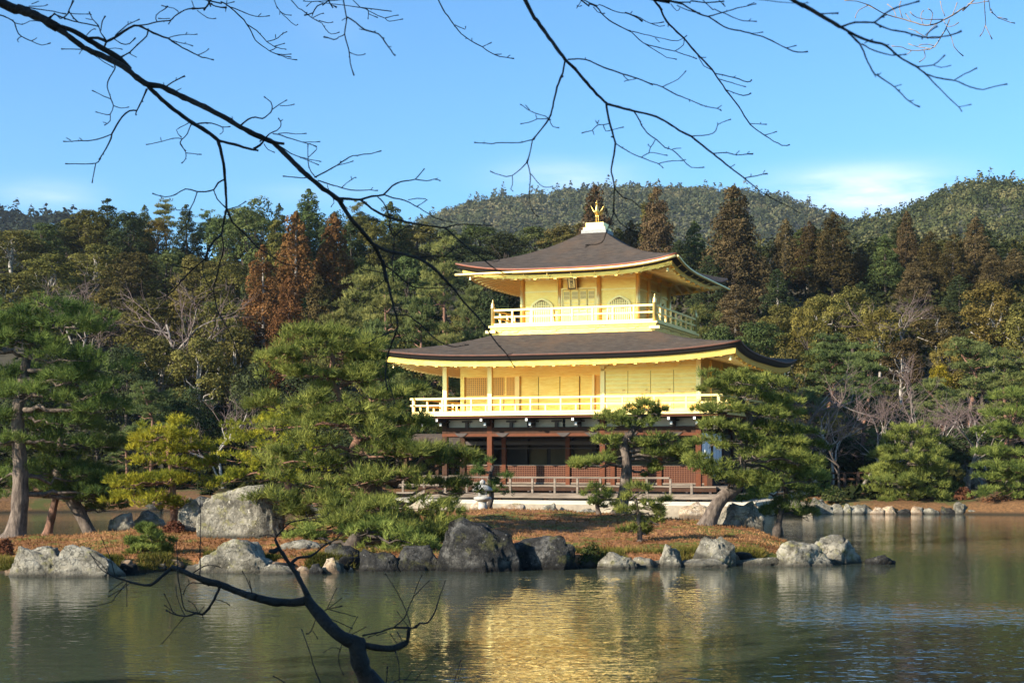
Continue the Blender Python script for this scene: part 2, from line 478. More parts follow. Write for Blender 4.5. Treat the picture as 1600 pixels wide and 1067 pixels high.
def panel_doors(face):
    o = empty("panel_door", parent=w3)
    o.location = ((0,-2.75,8.5) if face == 's' else (2.75,0,8.5)); o.rotation_euler = (0,0,0 if face == 's' else math.pi/2)
    m = MB(); m.box(-.86,-.78,-.07,0,0,1.62); m.box(.78,.86,-.07,0,0,1.62); m.box(-.98,.98,-.08,0,1.56,1.63); m.build("frame", M['gold_pale'], o)
    for k in range(4):
        x0 = -.78+.39*k; m = MB(); m.box(x0+.015,x0+.375,-.035,0,.02,1.54)
        leaf = m.build("door_leaf", M['gold'], o)
        m = MB(); m.box(x0+.055,x0+.335,-.040,-.036,1.12,1.46); m.build("lattice_backing", M['dark_hole'], leaf)
        m = MB()
        for i in range(8): x = x0+.06+.27*i/7; m.box(x-.009,x+.009,-.055,-.04,1.12,1.46)
        for z in (1.1,1.27,1.45): m.box(x0+.05,x0+.34,-.058,-.04,z,z+.022)
        m.build("lattice", M['gold_pale'], leaf)
        m = MB()
        for z in (.02,.55,.86,1.02): m.box(x0+.02,x0+.37,-.048,-.035,z,z+.04)
        for x in (x0+.02,x0+.34): m.box(x,x+.03,-.048,-.035,.06,1.10)
        m.build("rails", M['gold_pale'], leaf)
panel_doors('s'); panel_doors('e')
# plaque with the three characters of the storey's name
pq = empty("name_plaque", (-.28,-3.02,10.40), parent=pav); pq.rotation_euler = (R(14),R(0),0)
m = MB(); m.box(-.19,.19,-.02,.02,-.34,.30); m.build("border", M['eave_black'], pq)
m = MB(); m.box(-.145,.145,-.032,-.022,-.29,.26); m.build("field", M['gold_pale'], pq)
m = MB(); m.box(-.23,-.19,-.03,.03,-.42,.34); m.box(.19,.23,-.03,.03,-.42,.34); m.build("side_mouldings", M['gold_lattice'], pq)
for i, ch in enumerate("究竟頂"):
    cu = bpy.data.curves.new("lettering", 'FONT'); cu.body = ch; cu.size = .165; cu.align_x = 'CENTER'; cu.align_y = 'CENTER'; cu.extrude = .003; cu.offset = .004
    cu.materials.append(M['eave_black'])
    tmp = bpy.data.objects.new("lettering_curve", cu); COL.objects.link(tmp); bpy.context.view_layer.update()
    me = bpy.data.meshes.new_from_object(tmp.evaluated_get(bpy.context.evaluated_depsgraph_get())); bpy.data.objects.remove(tmp)
    t = bpy.data.objects.new("lettering", me); COL.objects.link(t); t.parent = pq
    t.location = (0,-.036,.16-.175*i); t.rotation_euler = (R(90),0,0)

def railing(parent, hx, hy, z0, ztop, zmid, rw, posts, mt, finial=False, ext=0.0, alt=False, sides="nesw", cornerz=None):
    """rails and posts round a rectangle; posts = spacing"""
    r = empty("railing", parent=parent)
    for side in sides:
        if side in "sn": L_, fx = hx, (lambda t, sg=(-1 if side == 's' else 1): (t, sg*hy))
        else: L_, fx = hy, (lambda t, sg=(1 if side == 'e' else -1): (sg*hx, t))
        m = MB(); e = ext
        for z, w, h in ((ztop-rw/2, rw, rw),(zmid, rw*.8, rw*.8),(z0+rw*.7, rw*1.1, rw*1.1)):
            ee = e if z > z0+rw else 0
            p, q = fx(-L_-ee), fx(L_+ee)
            m.bar((*p, z),(*q, z), w, h)
        m.build("rail", mt, r)
        n = max(2, int(round(2*L_/posts)))
        for i in range(1, n*(2 if alt else 1)):
            t = -L_ + 2*L_*i/(n*(2 if alt else 1))
            full = (i % 2 == 0) or not alt
            x, y = fx(t); m = MB(); w = rw*.46
            m.box(x-w, x+w, y-w, y+w, z0+rw*.5, (ztop-rw*.9) if full else (zmid-rw*.3))
            if full and not alt: m.box(x-w*1.5, x+w*1.5, y-w*1.5, y+w*1.5, zmid-rw*.9, zmid+rw*.5)
            m.build("baluster", mt, r)
    for sx in (-1,1):
        for sy in (-1,1):
            m = MB()
            if finial:
                m.lathe([(.085,z0),(.085,ztop+.05),(.10,ztop+.06),(.10,ztop+.09),(.075,ztop+.12),(.085,ztop+.2),(.06,ztop+.28),(.025,ztop+.33),(.02,ztop+.42),(.003,ztop+.46)], (sx*hx,sy*hy,0), 14)
            else:
                m.box(sx*hx-.06,sx*hx+.06,sy*hy-.06,sy*hy+.06,z0,ztop-rw)
            m.build("corner_post", mt, r, finial)
    return r
# upper balcony
bal3 = empty("balcony", parent=pav)
m = MB(); m.box(-3.95,3.95,-3.95,3.95,8.33,8.42); m.build("floor", M['gold_pale'], bal3)
m = MB(); m.box(-3.88,3.88,-3.88,3.88,8.235,8.33); m.box(-3.83,3.83,-3.83,3.83,7.80,8.235); m.build("fascia", M['gold'], bal3)
for x in (-3.55,-2.75,-.92,.92,2.75):
    m = MB(); m.prism([(x-.32,8.19),(x-.1,8.17),(x-.02,8.10),(x+.16,8.10),(x+.2,8.17),(x+.32,8.19),(x+.32,8.205),(x-.32,8.205)], -3.86,-3.832); m.build("bracket_relief", M['gold_lattice'], bal3)
    m = MB(); m.box(3.832,3.87,x-.25,x+.25,8.17,8.2); m.build("bracket_relief", M['gold_lattice'], bal3)
for sx in (-1,1):
    m = MB(); m.box(min(sx*3.6,sx*4.08),max(sx*3.6,sx*4.08),-4.02,-3.86,8.08,8.2); m.build("corner_bracket", M['gold_pale'], bal3)
railing(bal3, 3.80, 3.80, 8.42, 9.17, 8.82, .085, .95, M['gold_pale'], finial=True)

# ---------------------------------------------------------------- second storey
Z2 = 4.40
w2 = empty("middle_storey", parent=pav)
GX = [-5.93,-3.73,1.59,5.90]
for x in GX: column(x,-4.3,Z2,6.72,.10,M['gold_pale'],w2,True)
for y in (-2.15,0,2.15,4.3):
    column(5.90,y,Z2,6.72,.10,M['gold'],w2,True); column(-5.93,y,Z2,6.72,.10,M['gold'],w2,True)
m = MB(); m.box(-5.87,1.58,-2.13,-2.07,Z2,6.95); m.box(1.50,1.56,-4.2,-2.13,Z2,6.95); m.box(-5.93,-5.87,-2.13,4.3,Z2,6.95)
m.box(-5.87,5.88,4.27,4.33,Z2,6.95); m.box(5.85,5.91,-4.2,4.27,Z2,6.95); m.box(1.66,5.82,-4.30,-4.24,Z2,6.95); m.build("wall", M['gold'], w2)
# head beams: recessed bay's deep lintel and the projecting one over the flush panels
m = MB(); m.box(-6.0,1.47,-2.26,-2.13,6.28,6.62); m.box(-6.0,1.47,-2.31,-2.13,6.20,6.28); m.box(-6.0,1.47,-2.29,-2.13,6.62,6.70); m.build("lintel", M['gold'], w2)
m = MB(); m.box(1.5,5.98,-4.40,-4.30,6.24,6.34); m.box(-6.0,5.98,-4.36,-4.24,6.70,6.86); m.build("head_beam", M['gold'], w2)
m = MB(); m.box(-5.8,5.8,-4.2,-2.2,6.86,6.90); m.build("ceiling", M['gold'], w2)
# curved bracket arms along the eave purlin
for x in (1.59,2.67,3.75,4.83):
    m = MB(); m.prism([(x-.34,6.62),(x-.26,6.48),(x-.08,6.40),(x+.08,6.40),(x+.26,6.48),(x+.34,6.62),(x+.34,6.68),(x-.34,6.68)], -4.36,-4.31); m.build("bracket_arm", M['gold'], w2)
def lattice(parent, x0, x1, z0, z1, y, nx, nz, mt, back):
    o = empty("lattice_window", parent=parent)
    m = MB(); m.box(x0,x1,y+.01,y+.02,z0,z1); m.build("backing", back, o)
    m = MB()
    for i in range(nx+1): x = x0+(x1-x0)*i/nx; w=.022; m.box(x-w,x+w,y-.02,y+.01,z0,z1)
    for i in range(nz+1): z = z0+(z1-z0)*i/nz; w=.020; m.box(x0,x1,y-.024,y+.006,z-w,z+w)
    m.build("grid", mt, o)
    return o
yr = -2.15
for x0,x1 in ((-5.72,-4.58),(-3.60,-3.28)): pass
recess = [(-5.78,-3.9,'L',22),(-3.74,-3.36,'L',5),(-3.30,-3.08,'P',0),(-2.98,-2.18,'S',0),(-2.14,-1.14,'S',0),(-1.10,-.20,'S',0),(-.12,.42,'S',0),(.44,.56,'P',0),(.62,1.46,'L',13)]
for x0,x1,k,n in recess:
    if k == 'L':
        lattice(w2, x0, x1, 5.35, 6.16, yr+.0, n if n != 22 else 18, 9 if n != 22 else 9, M['gold_lattice'], M['dark_hole'])
        m = MB(); m.box(x0,x1,yr-.03,yr+.02,Z2+.08,5.28); m.build("dado_panel", M['gold'], w2)
    elif k == 'S':
        m = MB(); m.box(x0,x1,yr-.04,yr+.02,Z2+.05,6.16); m.build("sliding_panel", M['gold'], w2)
        m = MB(); m.box(x1+.005,x1+.03,yr-.035,yr+.02,Z2+.05,6.16); m.build("seam", M['gold_seam'], w2)
    else:
        m = MB(); m.box(x0,x1,yr-.10,yr+.02,Z2+.05,6.2); m.build("jamb", M['gold_pale'], w2)
m = MB(); m.box(-5.8,1.46,yr-.08,yr+.02,5.28,5.35); m.build("sill", M['gold_lattice'], w2) if False else None
# flush boarded panels
for i in range(4):
    x0 = 1.72+1.03*i; pz = [Z2+.12+.36*k for k in range(6)]
    m = MB(); m.box(x0,x0+1.005,-4.34,-4.30,Z2+.06,6.22); p = m.build("shutter", M['gold'], w2)
    m = MB()
    for k in range(11): z = Z2+.16+.185*k; m.box(x0+.01,x0+.99,-4.352,-4.341,z,z+.03)
    m.build("batten", M['gold_pale'], p)
    m = MB(); m.box(x0+1.008,x0+1.026,-4.338,-4.30,Z2+.06,6.22); m.build("seam", M['gold_seam'] , p)
    m = MB(); m.box(x0+.78,x0+.86,-4.40,-4.352,5.36,5.41); m.build("hook", M['gold_lattice'], p)
# east face panels of the middle storey
for i in range(4):
    y0 = -4.12+2.15*i; m = MB(); m.box(5.91,5.94,y0,y0+1.9,Z2+.1,6.2); m.build("shutter", M['gold'], w2)
# lower balcony
bal2 = empty("balcony", parent=pav)
m = MB(); m.box(-7.12,7.10,-5.50,5.50,4.30,4.40); m.build("floor", M['gold_pale'], bal2)
m = MB(); m.box(-7.0,6.98,-5.40,5.40,4.205,4.30); m.build("edge_beam", M['wood_red'], bal2)
railing(bal2, 7.02, 5.40, 4.40, 5.12, 4.78, .085, 1.45, M['gold_pale'], ext=.17, alt=True)

# ---------------------------------------------------------------- ground storey
Z1 = 1.18
w1 = empty("ground_storey", parent=pav)
for x in GX: column(x,-4.3,.55,4.16,.115,M['wood_red'] if x != -5.93 else M['wood'],w1,True)
for y in (-2.15,0,2.15,4.3):
    column(5.90,y,.55,4.16,.115,M['wood'],w1,True); column(-5.93,y,.55,4.16,.115,M['wood'],w1,True)
# white plaster band behind black struts
for i in range(len(GX)-1):
    x0, x1 = GX[i]+.12, GX[i+1]-.12; n = max(1,int(round((x1-x0)/1.75)))
    for k in range(n):
        a = x0+(x1-x0)*k/n; b = x0+(x1-x0)*(k+1)/n
        m = MB(); m.box(a+.06,b-.06,-4.28,-4.25,3.80,4.15); m.build("plaster_panel", M['plaster'], w1)
for x in [GX[0]]+[GX[0]+1.07+1.075*i for i in range(10)]+[GX[3]]:
    m = MB(); m.box(x-.07,x+.07,-4.38,-4.24,3.80,4.02); m.box(x-.22,x+.22,-4.40,-4.24,4.02,4.10); m.build("strut", M['wood_dark'], w1)
m = MB(); m.box(-6.05,6.0,-4.40,-4.22,3.52,3.80); m.box(-6.05,6.0,-4.24,-4.20,4.15,4.20); m.build("tie_beam", M['wood'], w1)
m = MB(); m.box(-6.05,6.0,-4.42,-4.24,3.39,3.52); m.build("penetrating_beam", M['wood_red'], w1)
for x in (-5.1,-3.1,-.2,1.1,2.9,4.9):
    m = MB(); m.prism([(x-.32,3.54),(x-.18,3.42),(x-.05,3.37),(x+.05,3.37),(x+.18,3.42),(x+.32,3.54)], -4.46,-4.425); m.build("bracket", M['wood_dark'], w1)
# cantilever arms with white painted ends carrying the balcony
for x in [GX[0]-.9]+[GX[0]+2.15*i for i in range(6)]+[GX[3]+.05, GX[3]+.9]:
    m = MB(); m.bar((x,-4.2,4.12),(x,-5.30,4.12),.14,.15); a = m.build("cantilever_arm", M['wood_dark'], w1)
    m = MB(); m.box(x-.05,x+.05,-5.33,-5.305,4.06,4.18); m.build("arm_cap", M['white'], a)
    m = MB(); m.bar((x+.0,-4.2,3.93),(x+.0,-4.85,3.93),.14,.15); a = m.build("cantilever_arm", M['wood_dark'], w1)
    m = MB(); m.box(x-.05,x+.05,-4.88,-4.855,3.88,3.99); m.build("arm_cap", M['white'], a)
m = MB(); m.box(-6.9,6.9,-5.35,5.35,4.185,4.2); m.build("balcony_soffit", M['wood_dark'], w1)
# main floor, ceiling, inner rooms
m = MB(); m.box(-5.95,5.92,-5.15,4.4,Z1-.06,Z1); m.build("floor", M['wood_grey'], w1)
m = MB(); m.box(-5.9,5.9,-4.2,4.25,3.36,3.40); m.build("ceiling", M['wood_dark'], w1)
m = MB(); m.box(-5.9,5.88,-2.22,-2.08,3.02,3.20); m.box(-5.9,5.88,-2.26,-2.08,2.84,2.88); m.build("inner_beam", M['wood_dark'], w1)
m = MB(); m.box(-5.88,5.85,.6,.66,Z1,3.36); m.box(-5.98,-5.92,-2.1,4.3,Z1,3.4); m.box(-5.9,5.88,4.3,4.36,Z1,3.8); m.build("inner_wall", M['wood_dark'], w1)
for x0,x1 in ((-3.6,-2.7),(-2.5,-.4),(-.1,1.0),(1.4,2.6),(2.8,4.4)):
    m = MB(); m.box(x0,x1,.555,.595,1.35,2.85); m.build("gilt_screen", M['screen'], w1)
for x in (-3.73,-1.5,-.25,1.2,2.7,4.6): column(x,.45,Z1,3.36,.11,M['wood_dark'],w1,True)
# hinged lattice panels along the inner row, between posts
px_in = [-5.90,-3.86,-.73,1.42,3.60,5.75]
for x in px_in: column(x,-2.15,Z1,3.36,.10,M['wood_red'],w1,True)
for i in range(len(px_in)-1):
    x0, x1 = px_in[i]+.11, px_in[i+1]-.11
    o = empty("lattice_shutter", parent=w1)
    m = MB(); m.box(x0,x1,-2.14,-2.11,1.30,2.06); m.build("board", M['lattice_red'], o)
    m = MB()
    for k in range(9): z = 1.32+.09*k; m.box(x0,x1,-2.165,-2.141,z-.014,z+.014)
    n = int((x1-x0)/.11)
    for k in range(n+1): x = x0+(x1-x0)*k/n; m.box(x-.011,x+.011,-2.160,-2.1405,1.30,2.06)
    m.build("bars", M['lattice_line'], o)
    m = MB(); m.box(x0,x1,-2.18,-2.10,2.062,2.11); m.box(x0,x1,-2.19,-2.09,1.22,1.30); m.build("frame_rails", M['wood_grey'], o)
# east side: white papered doors in the shade
for k in range(6):
    y0 = -4.1+.72*k + (.06 if k > 2 else 0)
    m = MB(); m.box(5.93,5.96,y0,y0+.62,2.25 if k < 3 else Z1+.4,3.5); m.build("paper_door", M['paper'], w1)
m = MB(); m.box(5.86,5.92,-2.0,4.2,Z1,3.5); m.build("east_wall", M['wood_dark'], w1)
# veranda deck: floor edge beam, pegs and a lower outer step with a low railing
deck = empty("veranda_deck", parent=pav)
m = MB(); m.box(-6.9,6.9,-5.40,-5.16,Z1-.02,Z1+.03); m.build("edge_board", M['wood_grey'], deck)
m = MB(); m.box(-6.9,6.9,-5.36,-5.20,Z1-.20,Z1-.025); m.build("edge_beam", M['wood'], deck)
m = MB()
for k in range(16): y = -6.65+.19*(k%1)
m.box(-7.3,7.2,-6.70,-5.45,.84,.90); m.build("step_planks", M['wood_grey'], deck)
m = MB(); m.box(-7.3,7.2,-6.74,-6.60,.70,.838); m.build("step_beam", M['wood_grey'], deck)
for k in range(14):
    x = -6.6+1.02*k; m = MB(); m.box(x-.05,x+.05,-5.42,-5.30,.90,Z1-.2); m.build("peg", M['wood_dark'], deck)
for k in range(7):
    x = -6.6+2.1*k; m = MB(); m.box(x-.07,x+.07,-6.62,-6.46,.35,.70); m.build("deck_post", M['wood'], deck)
r = empty("deck_railing", parent=deck)
m = MB(); m.bar((-7.3,-6.62,1.58),(5.2,-6.62,1.58),.09,.075); m.bar((-7.3,-6.62,1.24),(5.2,-6.62,1.24),.06,.05); m.build("rail", M['wood_grey'], r)
for k in range(13):
    x = -7.0+1.02*k; m = MB(); m.box(x-.045,x+.045,-6.66,-6.58,.90,1.545); m.build("baluster", M['wood_grey'], r)
m = MB(); m.box(6.1,6.2,-6.66,-6.56,.9,1.36); m.build("end_post", M['wood_grey'], r)
m = MB(); m.bar((5.2,-6.62,1.30),(6.2,-6.62,1.30),.07,.06); m.build("end_rail", M['wood_grey'], r)
# east veranda
m = MB(); m.box(6.0,7.2,-5.16,5.4,Z1-.10,Z1); m.box(7.2,7.9,-6.7,6.2,.80,.88); m.build("east_planks", M['wood_grey'], deck)
# stone footing
m = MB(); m.box(-8.2,9.0,-7.0,8.0,-.6,.44); m.build("stone_footing", M['stone_pale'], pav)
m = MB(); m.box(-8.1,8.9,-6.94,7.9,.44,.60); m.build("plaster_plinth", M['plaster'], pav)
# western annex: small gabled roof over the water
an = empty("pond_annex", parent=pav)
m = MB()
rows = []
for sgn in (-1,1):
    m.add([(-10.6,1.1+sgn*0,3.62),(-6.1,1.1,3.62),(-6.1,1.1+sgn*1.7,2.92),(-10.6,1.1+sgn*1.7,2.92),(-10.6,1.1,3.50),(-6.1,1.1,3.50),(-6.1,1.1+sgn*1.7,2.80),(-10.6,1.1+sgn*1.7,2.80)],
          [(0,1,2,3),(7,6,5,4),(3,2,6,7),(1,5,6,2),(0,3,7,4)])
m.build("annex_roof", M['shingle'], an)
m = MB(); m.bar((-6.08,-.62,2.86),(-10.6,-.62,2.86),.06,.10); m.bar((-6.07,1.1,3.56),(-6.07,-.62,2.86),.05,.12); m.build("eave_edging", M['eave_orange'], an)
for x in (-9.9,-8.2,-6.6):
    for y in (.1,2.1): column(x,y,.0,2.95,.08,M['wood'],an,True)
m = MB(); m.box(-10.2,-6.1,-.2,2.4,1.0,1.08); m.bar((-10.2,-.2,1.55),(-6.1,-.2,1.55),.07,.07); m.build("annex_floor", M['wood_grey'], an)
# ================================================================ water and ground
def water_material():
    m = bpy.data.materials.new("pond_water"); m.use_nodes = True
    N, L = m.node_tree.nodes, m.node_tree.links
    b = N["Principled BSDF"]
    b.inputs["Base Color"].default_value = (0.044, 0.053, 0.037, 1)
    b.inputs["Roughness"].default_value = 0.03; b.inputs["IOR"].default_value = 1.33
    b.inputs["Specular IOR Level"].default_value = 0.65
    tcn = N.new("ShaderNodeTexCoord")
    def noise(scale, sx, sy, detail=3, rough=.55, off=0):
        mp = N.new("ShaderNodeMapping"); mp.inputs["Scale"].default_value = (sx, sy, 1); mp.inputs["Location"].default_value = (off, off*.7, 0)
        mp.inputs["Rotation"].default_value = (0,0,R(8))
        L.new(tcn.outputs["Object"], mp.inputs[0])
        nz = N.new("ShaderNodeTexNoise"); nz.inputs["Scale"].default_value = scale; nz.inputs["Detail"].default_value = detail; nz.inputs["Roughness"].default_value = rough
        L.new(mp.outputs[0], nz.inputs["Vector"]); return nz.outputs["Fac"]
    def mth(op, a, b_=None, c=None):
        n = N.new("ShaderNodeMath"); n.operation = op
        for i, v in enumerate((a, b_, c)):
            if v is None: continue
            if isinstance(v, (int, float)): n.inputs[i].default_value = v
            else: L.new(v, n.inputs[i])
        return n.outputs[0]
    fine = noise(6.0, .75, 1.1, 2)
    mid = noise(2.4, .7, 1.1, 2, off=7)
    h = mth('ADD', mth('MULTIPLY', fine, .6), mth('MULTIPLY', mid, .9))
    # gusts: broad patches where the wind roughens the pond
    gust = noise(.085, 1.0, 1.6, 2, off=3)
    gr = N.new("ShaderNodeMapRange"); gr.inputs[1].default_value = .38; gr.inputs[2].default_value = .66; gr.inputs[3].default_value = .17; gr.inputs[4].default_value = .42
    L.new(gust, gr.inputs[0])
    # a few cat's-paws where the breeze touches down
    sp = N.new("ShaderNodeSeparateXYZ"); L.new(tcn.outputs["Object"], sp.inputs[0])
    amp = gr.outputs[0]
    for cx, cy_, rx_, ry_, k_ in ((5.8,24.0,3.2,1.9,.85),(-3.9,27.5,2.6,1.9,.9),(-.9,31.2,2.6,.9,1.0),(-7.5,30,1.2,2,.5),(16,40,6,4,.4)):
        a = mth('DIVIDE', mth('SUBTRACT', sp.outputs[0], cx), rx_); e = mth('DIVIDE', mth('SUBTRACT', sp.outputs[1], cy_), ry_)
        gq = mth('EXPONENT', mth('MULTIPLY', mth('ADD', mth('MULTIPLY', a, a), mth('MULTIPLY', e, e)), -1.0))
        amp = mth('ADD', amp, mth('MULTIPLY', gq, k_))
    bp_ = N.new("ShaderNodeBump"); bp_.inputs["Distance"].default_value = .045
    bp_.inputs["Strength"].default_value = .62; L.new(mth('MULTIPLY', h, amp), bp_.inputs["Height"]); L.new(bp_.outputs[0], b.inputs["Normal"])
    return m
M['water'] = water_material()
m = MB(); m.add([(-160,-30,0),(160,-30,0),(160,140,0),(-160,140,0)], [(0,1,2,3)]); w = m.build("water", M['water'], kind="structure")
M['earth'] = mat("forest_floor", (0.050, 0.042, 0.022), .95, var=.5, vscale=.8, bump=.5, bscale=4)
# ================================================================ plant builders
from mathutils import noise as mnoise
RNG = np.random.default_rng(7)

def leaf_mat(name, c1, c2, c3=None, transl=0.35, obj_var=0.25, nscale=1.2, leafvar=.20):
    """leaf colour varies leaf by leaf and tree by tree"""
    m = bpy.data.materials.new(name); m.use_nodes = True
    N, L = m.node_tree.nodes, m.node_tree.links
    N.remove(N["Principled BSDF"]); out = N["Material Output"]
    geo = N.new("ShaderNodeNewGeometry"); oi = N.new("ShaderNodeObjectInfo")
    tcn = N.new("ShaderNodeTexCoord")
    nz = N.new("ShaderNodeTexNoise"); nz.inputs["Scale"].default_value = nscale; nz.inputs["Detail"].default_value = 2
    L.new(tcn.outputs["Object"], nz.inputs["Vector"])
    def mth(op, a, b=None, c=None):
        n = N.new("ShaderNodeMath"); n.operation = op
        for i, v in enumerate((a, b, c)):
            if v is None: continue
            if isinstance(v, (int, float)): n.inputs[i].default_value = v
            else: L.new(v, n.inputs[i])
        return n.outputs[0]
    f = mth('ADD', mth('MULTIPLY_ADD', geo.outputs["Random Per Island"], leafvar, .22-leafvar*.5), mth('MULTIPLY_ADD', nz.outputs["Fac"], 1.7, -.6))
    rp = N.new("ShaderNodeValToRGB"); e = rp.color_ramp.elements
    e[0].position = .15; e[0].color = (*c1, 1); e[1].position = .85; e[1].color = (*c2, 1)
    if c3 is not None:
        k = e.new(.5); k.color = (*c3, 1)
    L.new(f, rp.inputs[0])
    hs = N.new("ShaderNodeHueSaturation")
    L.new(rp.outputs[0], hs.inputs["Color"])
    L.new(mth('MULTIPLY_ADD', oi.outputs["Random"], .05*obj_var/.25, .5-.025*obj_var/.25), hs.inputs["Hue"])
    r2 = mth('FRACT', mth('MULTIPLY', oi.outputs["Random"], 7.31))
    L.new(mth('MULTIPLY_ADD', r2, 2*obj_var, 1-obj_var), hs.inputs["Value"])
    d = N.new("ShaderNodeBsdfDiffuse"); t = N.new("ShaderNodeBsdfTranslucent"); mx = N.new("ShaderNodeMixShader")
    mx.inputs[0].default_value = transl
    L.new(hs.outputs[0], d.inputs[0]); L.new(hs.outputs[0], t.inputs[0])
    L.new(d.outputs[0], mx.inputs[1]); L.new(t.outputs[0], mx.inputs[2]); L.new(mx.outputs[0], out.inputs[0])
    return m

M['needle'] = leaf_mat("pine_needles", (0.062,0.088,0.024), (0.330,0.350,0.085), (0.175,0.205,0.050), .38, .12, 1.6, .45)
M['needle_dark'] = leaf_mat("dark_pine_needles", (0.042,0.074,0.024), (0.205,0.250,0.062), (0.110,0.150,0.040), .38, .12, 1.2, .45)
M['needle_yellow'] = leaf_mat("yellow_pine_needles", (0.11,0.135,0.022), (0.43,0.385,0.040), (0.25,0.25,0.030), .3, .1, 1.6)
M['bark'] = mat("pine_bark", (0.185,0.145,0.115), .95, col2=(0.050,0.038,0.031), vscale=9, bump=1.0, bscale=14, stretch=(1,1,.35), spec=.2)
M['bark_red'] = mat("red_pine_bark", (0.28,0.15,0.10), .95, col2=(0.09,0.052,0.038), vscale=8, bump=1.0, bscale=14, stretch=(1,1,.4), spec=.2)
M['bark_pale'] = mat("pale_bark", (0.46,0.42,0.37), .9, col2=(0.22,0.19,0.16), vscale=7, bump=.5, bscale=16, stretch=(1,1,.4), spec=.2)
M['bark_dark'] = mat("dark_bark", (0.10,0.08,0.065), .95, col2=(0.04,0.032,0.027), vscale=7, bump=.6, bscale=14, spec=.2)

def unit(v): return v / np.maximum(np.linalg.norm(v, axis=-1, keepdims=True), 1e-9)

def needle_tufts(P, D, n, length, width, spread, rng):
    """P (k,3) tuft centres, D (k,3) axis; n needles each: one thin triangle per needle"""
    k = len(P)
    dirs = unit(np.repeat(D, n, 0) + rng.normal(0, spread, (k*n, 3)))
    base = np.repeat(P, n, 0) + rng.normal(0, length*.14, (k*n, 3))
    L = length*rng.uniform(.7, 1.25, (k*n, 1))
    side = unit(np.cross(dirs, rng.normal(0, 1, (k*n, 3)))) * width*.5
    tip = base + dirs*L
    V = np.stack([base - side, base + side, tip], 1).reshape(-1, 3)
    F = np.arange(len(V), dtype=np.int32).reshape(-1, 3)
    return V, F

def leaf_quads(P, D, size, rng, aspect=.6, jitter=.6):
    """one diamond leaf (two triangles share an edge -> one quad) at each point, facing roughly along D"""
    k = len(P)
    nrm = unit(D + rng.normal(0, jitter, (k, 3)))
    a = unit(np.cross(nrm, rng.normal(0, 1, (k, 3)))); b = np.cross(nrm, a)
    s = size*rng.uniform(.6, 1.35, (k, 1))
    V = np.stack([P - a*s, P - b*s*aspect, P + a*s, P + b*s*aspect], 1).reshape(-1, 3)
    F = np.arange(len(V), dtype=np.int32).reshape(-1, 4)
    return V, F

def limb(m, p, q, r0, r1, rng, sag=0.0, n=6, wob=.06, sides=7):
    p, q = np.array(p, float), np.array(q, float); L = np.linalg.norm(q-p); pts = []; rs = []
    off = rng.normal(0, wob*L, (n+1, 3)); off[0] = 0; off[-1] = 0
    for i in range(n+1):
        t = i/n; pts.append(p + (q-p)*t + off[i]*math.sin(math.pi*t) + np.array([0,0,-sag*L*math.sin(math.pi*t)])); rs.append(r0+(r1-r0)*t)
    m.tube(pts, rs, sides); return pts

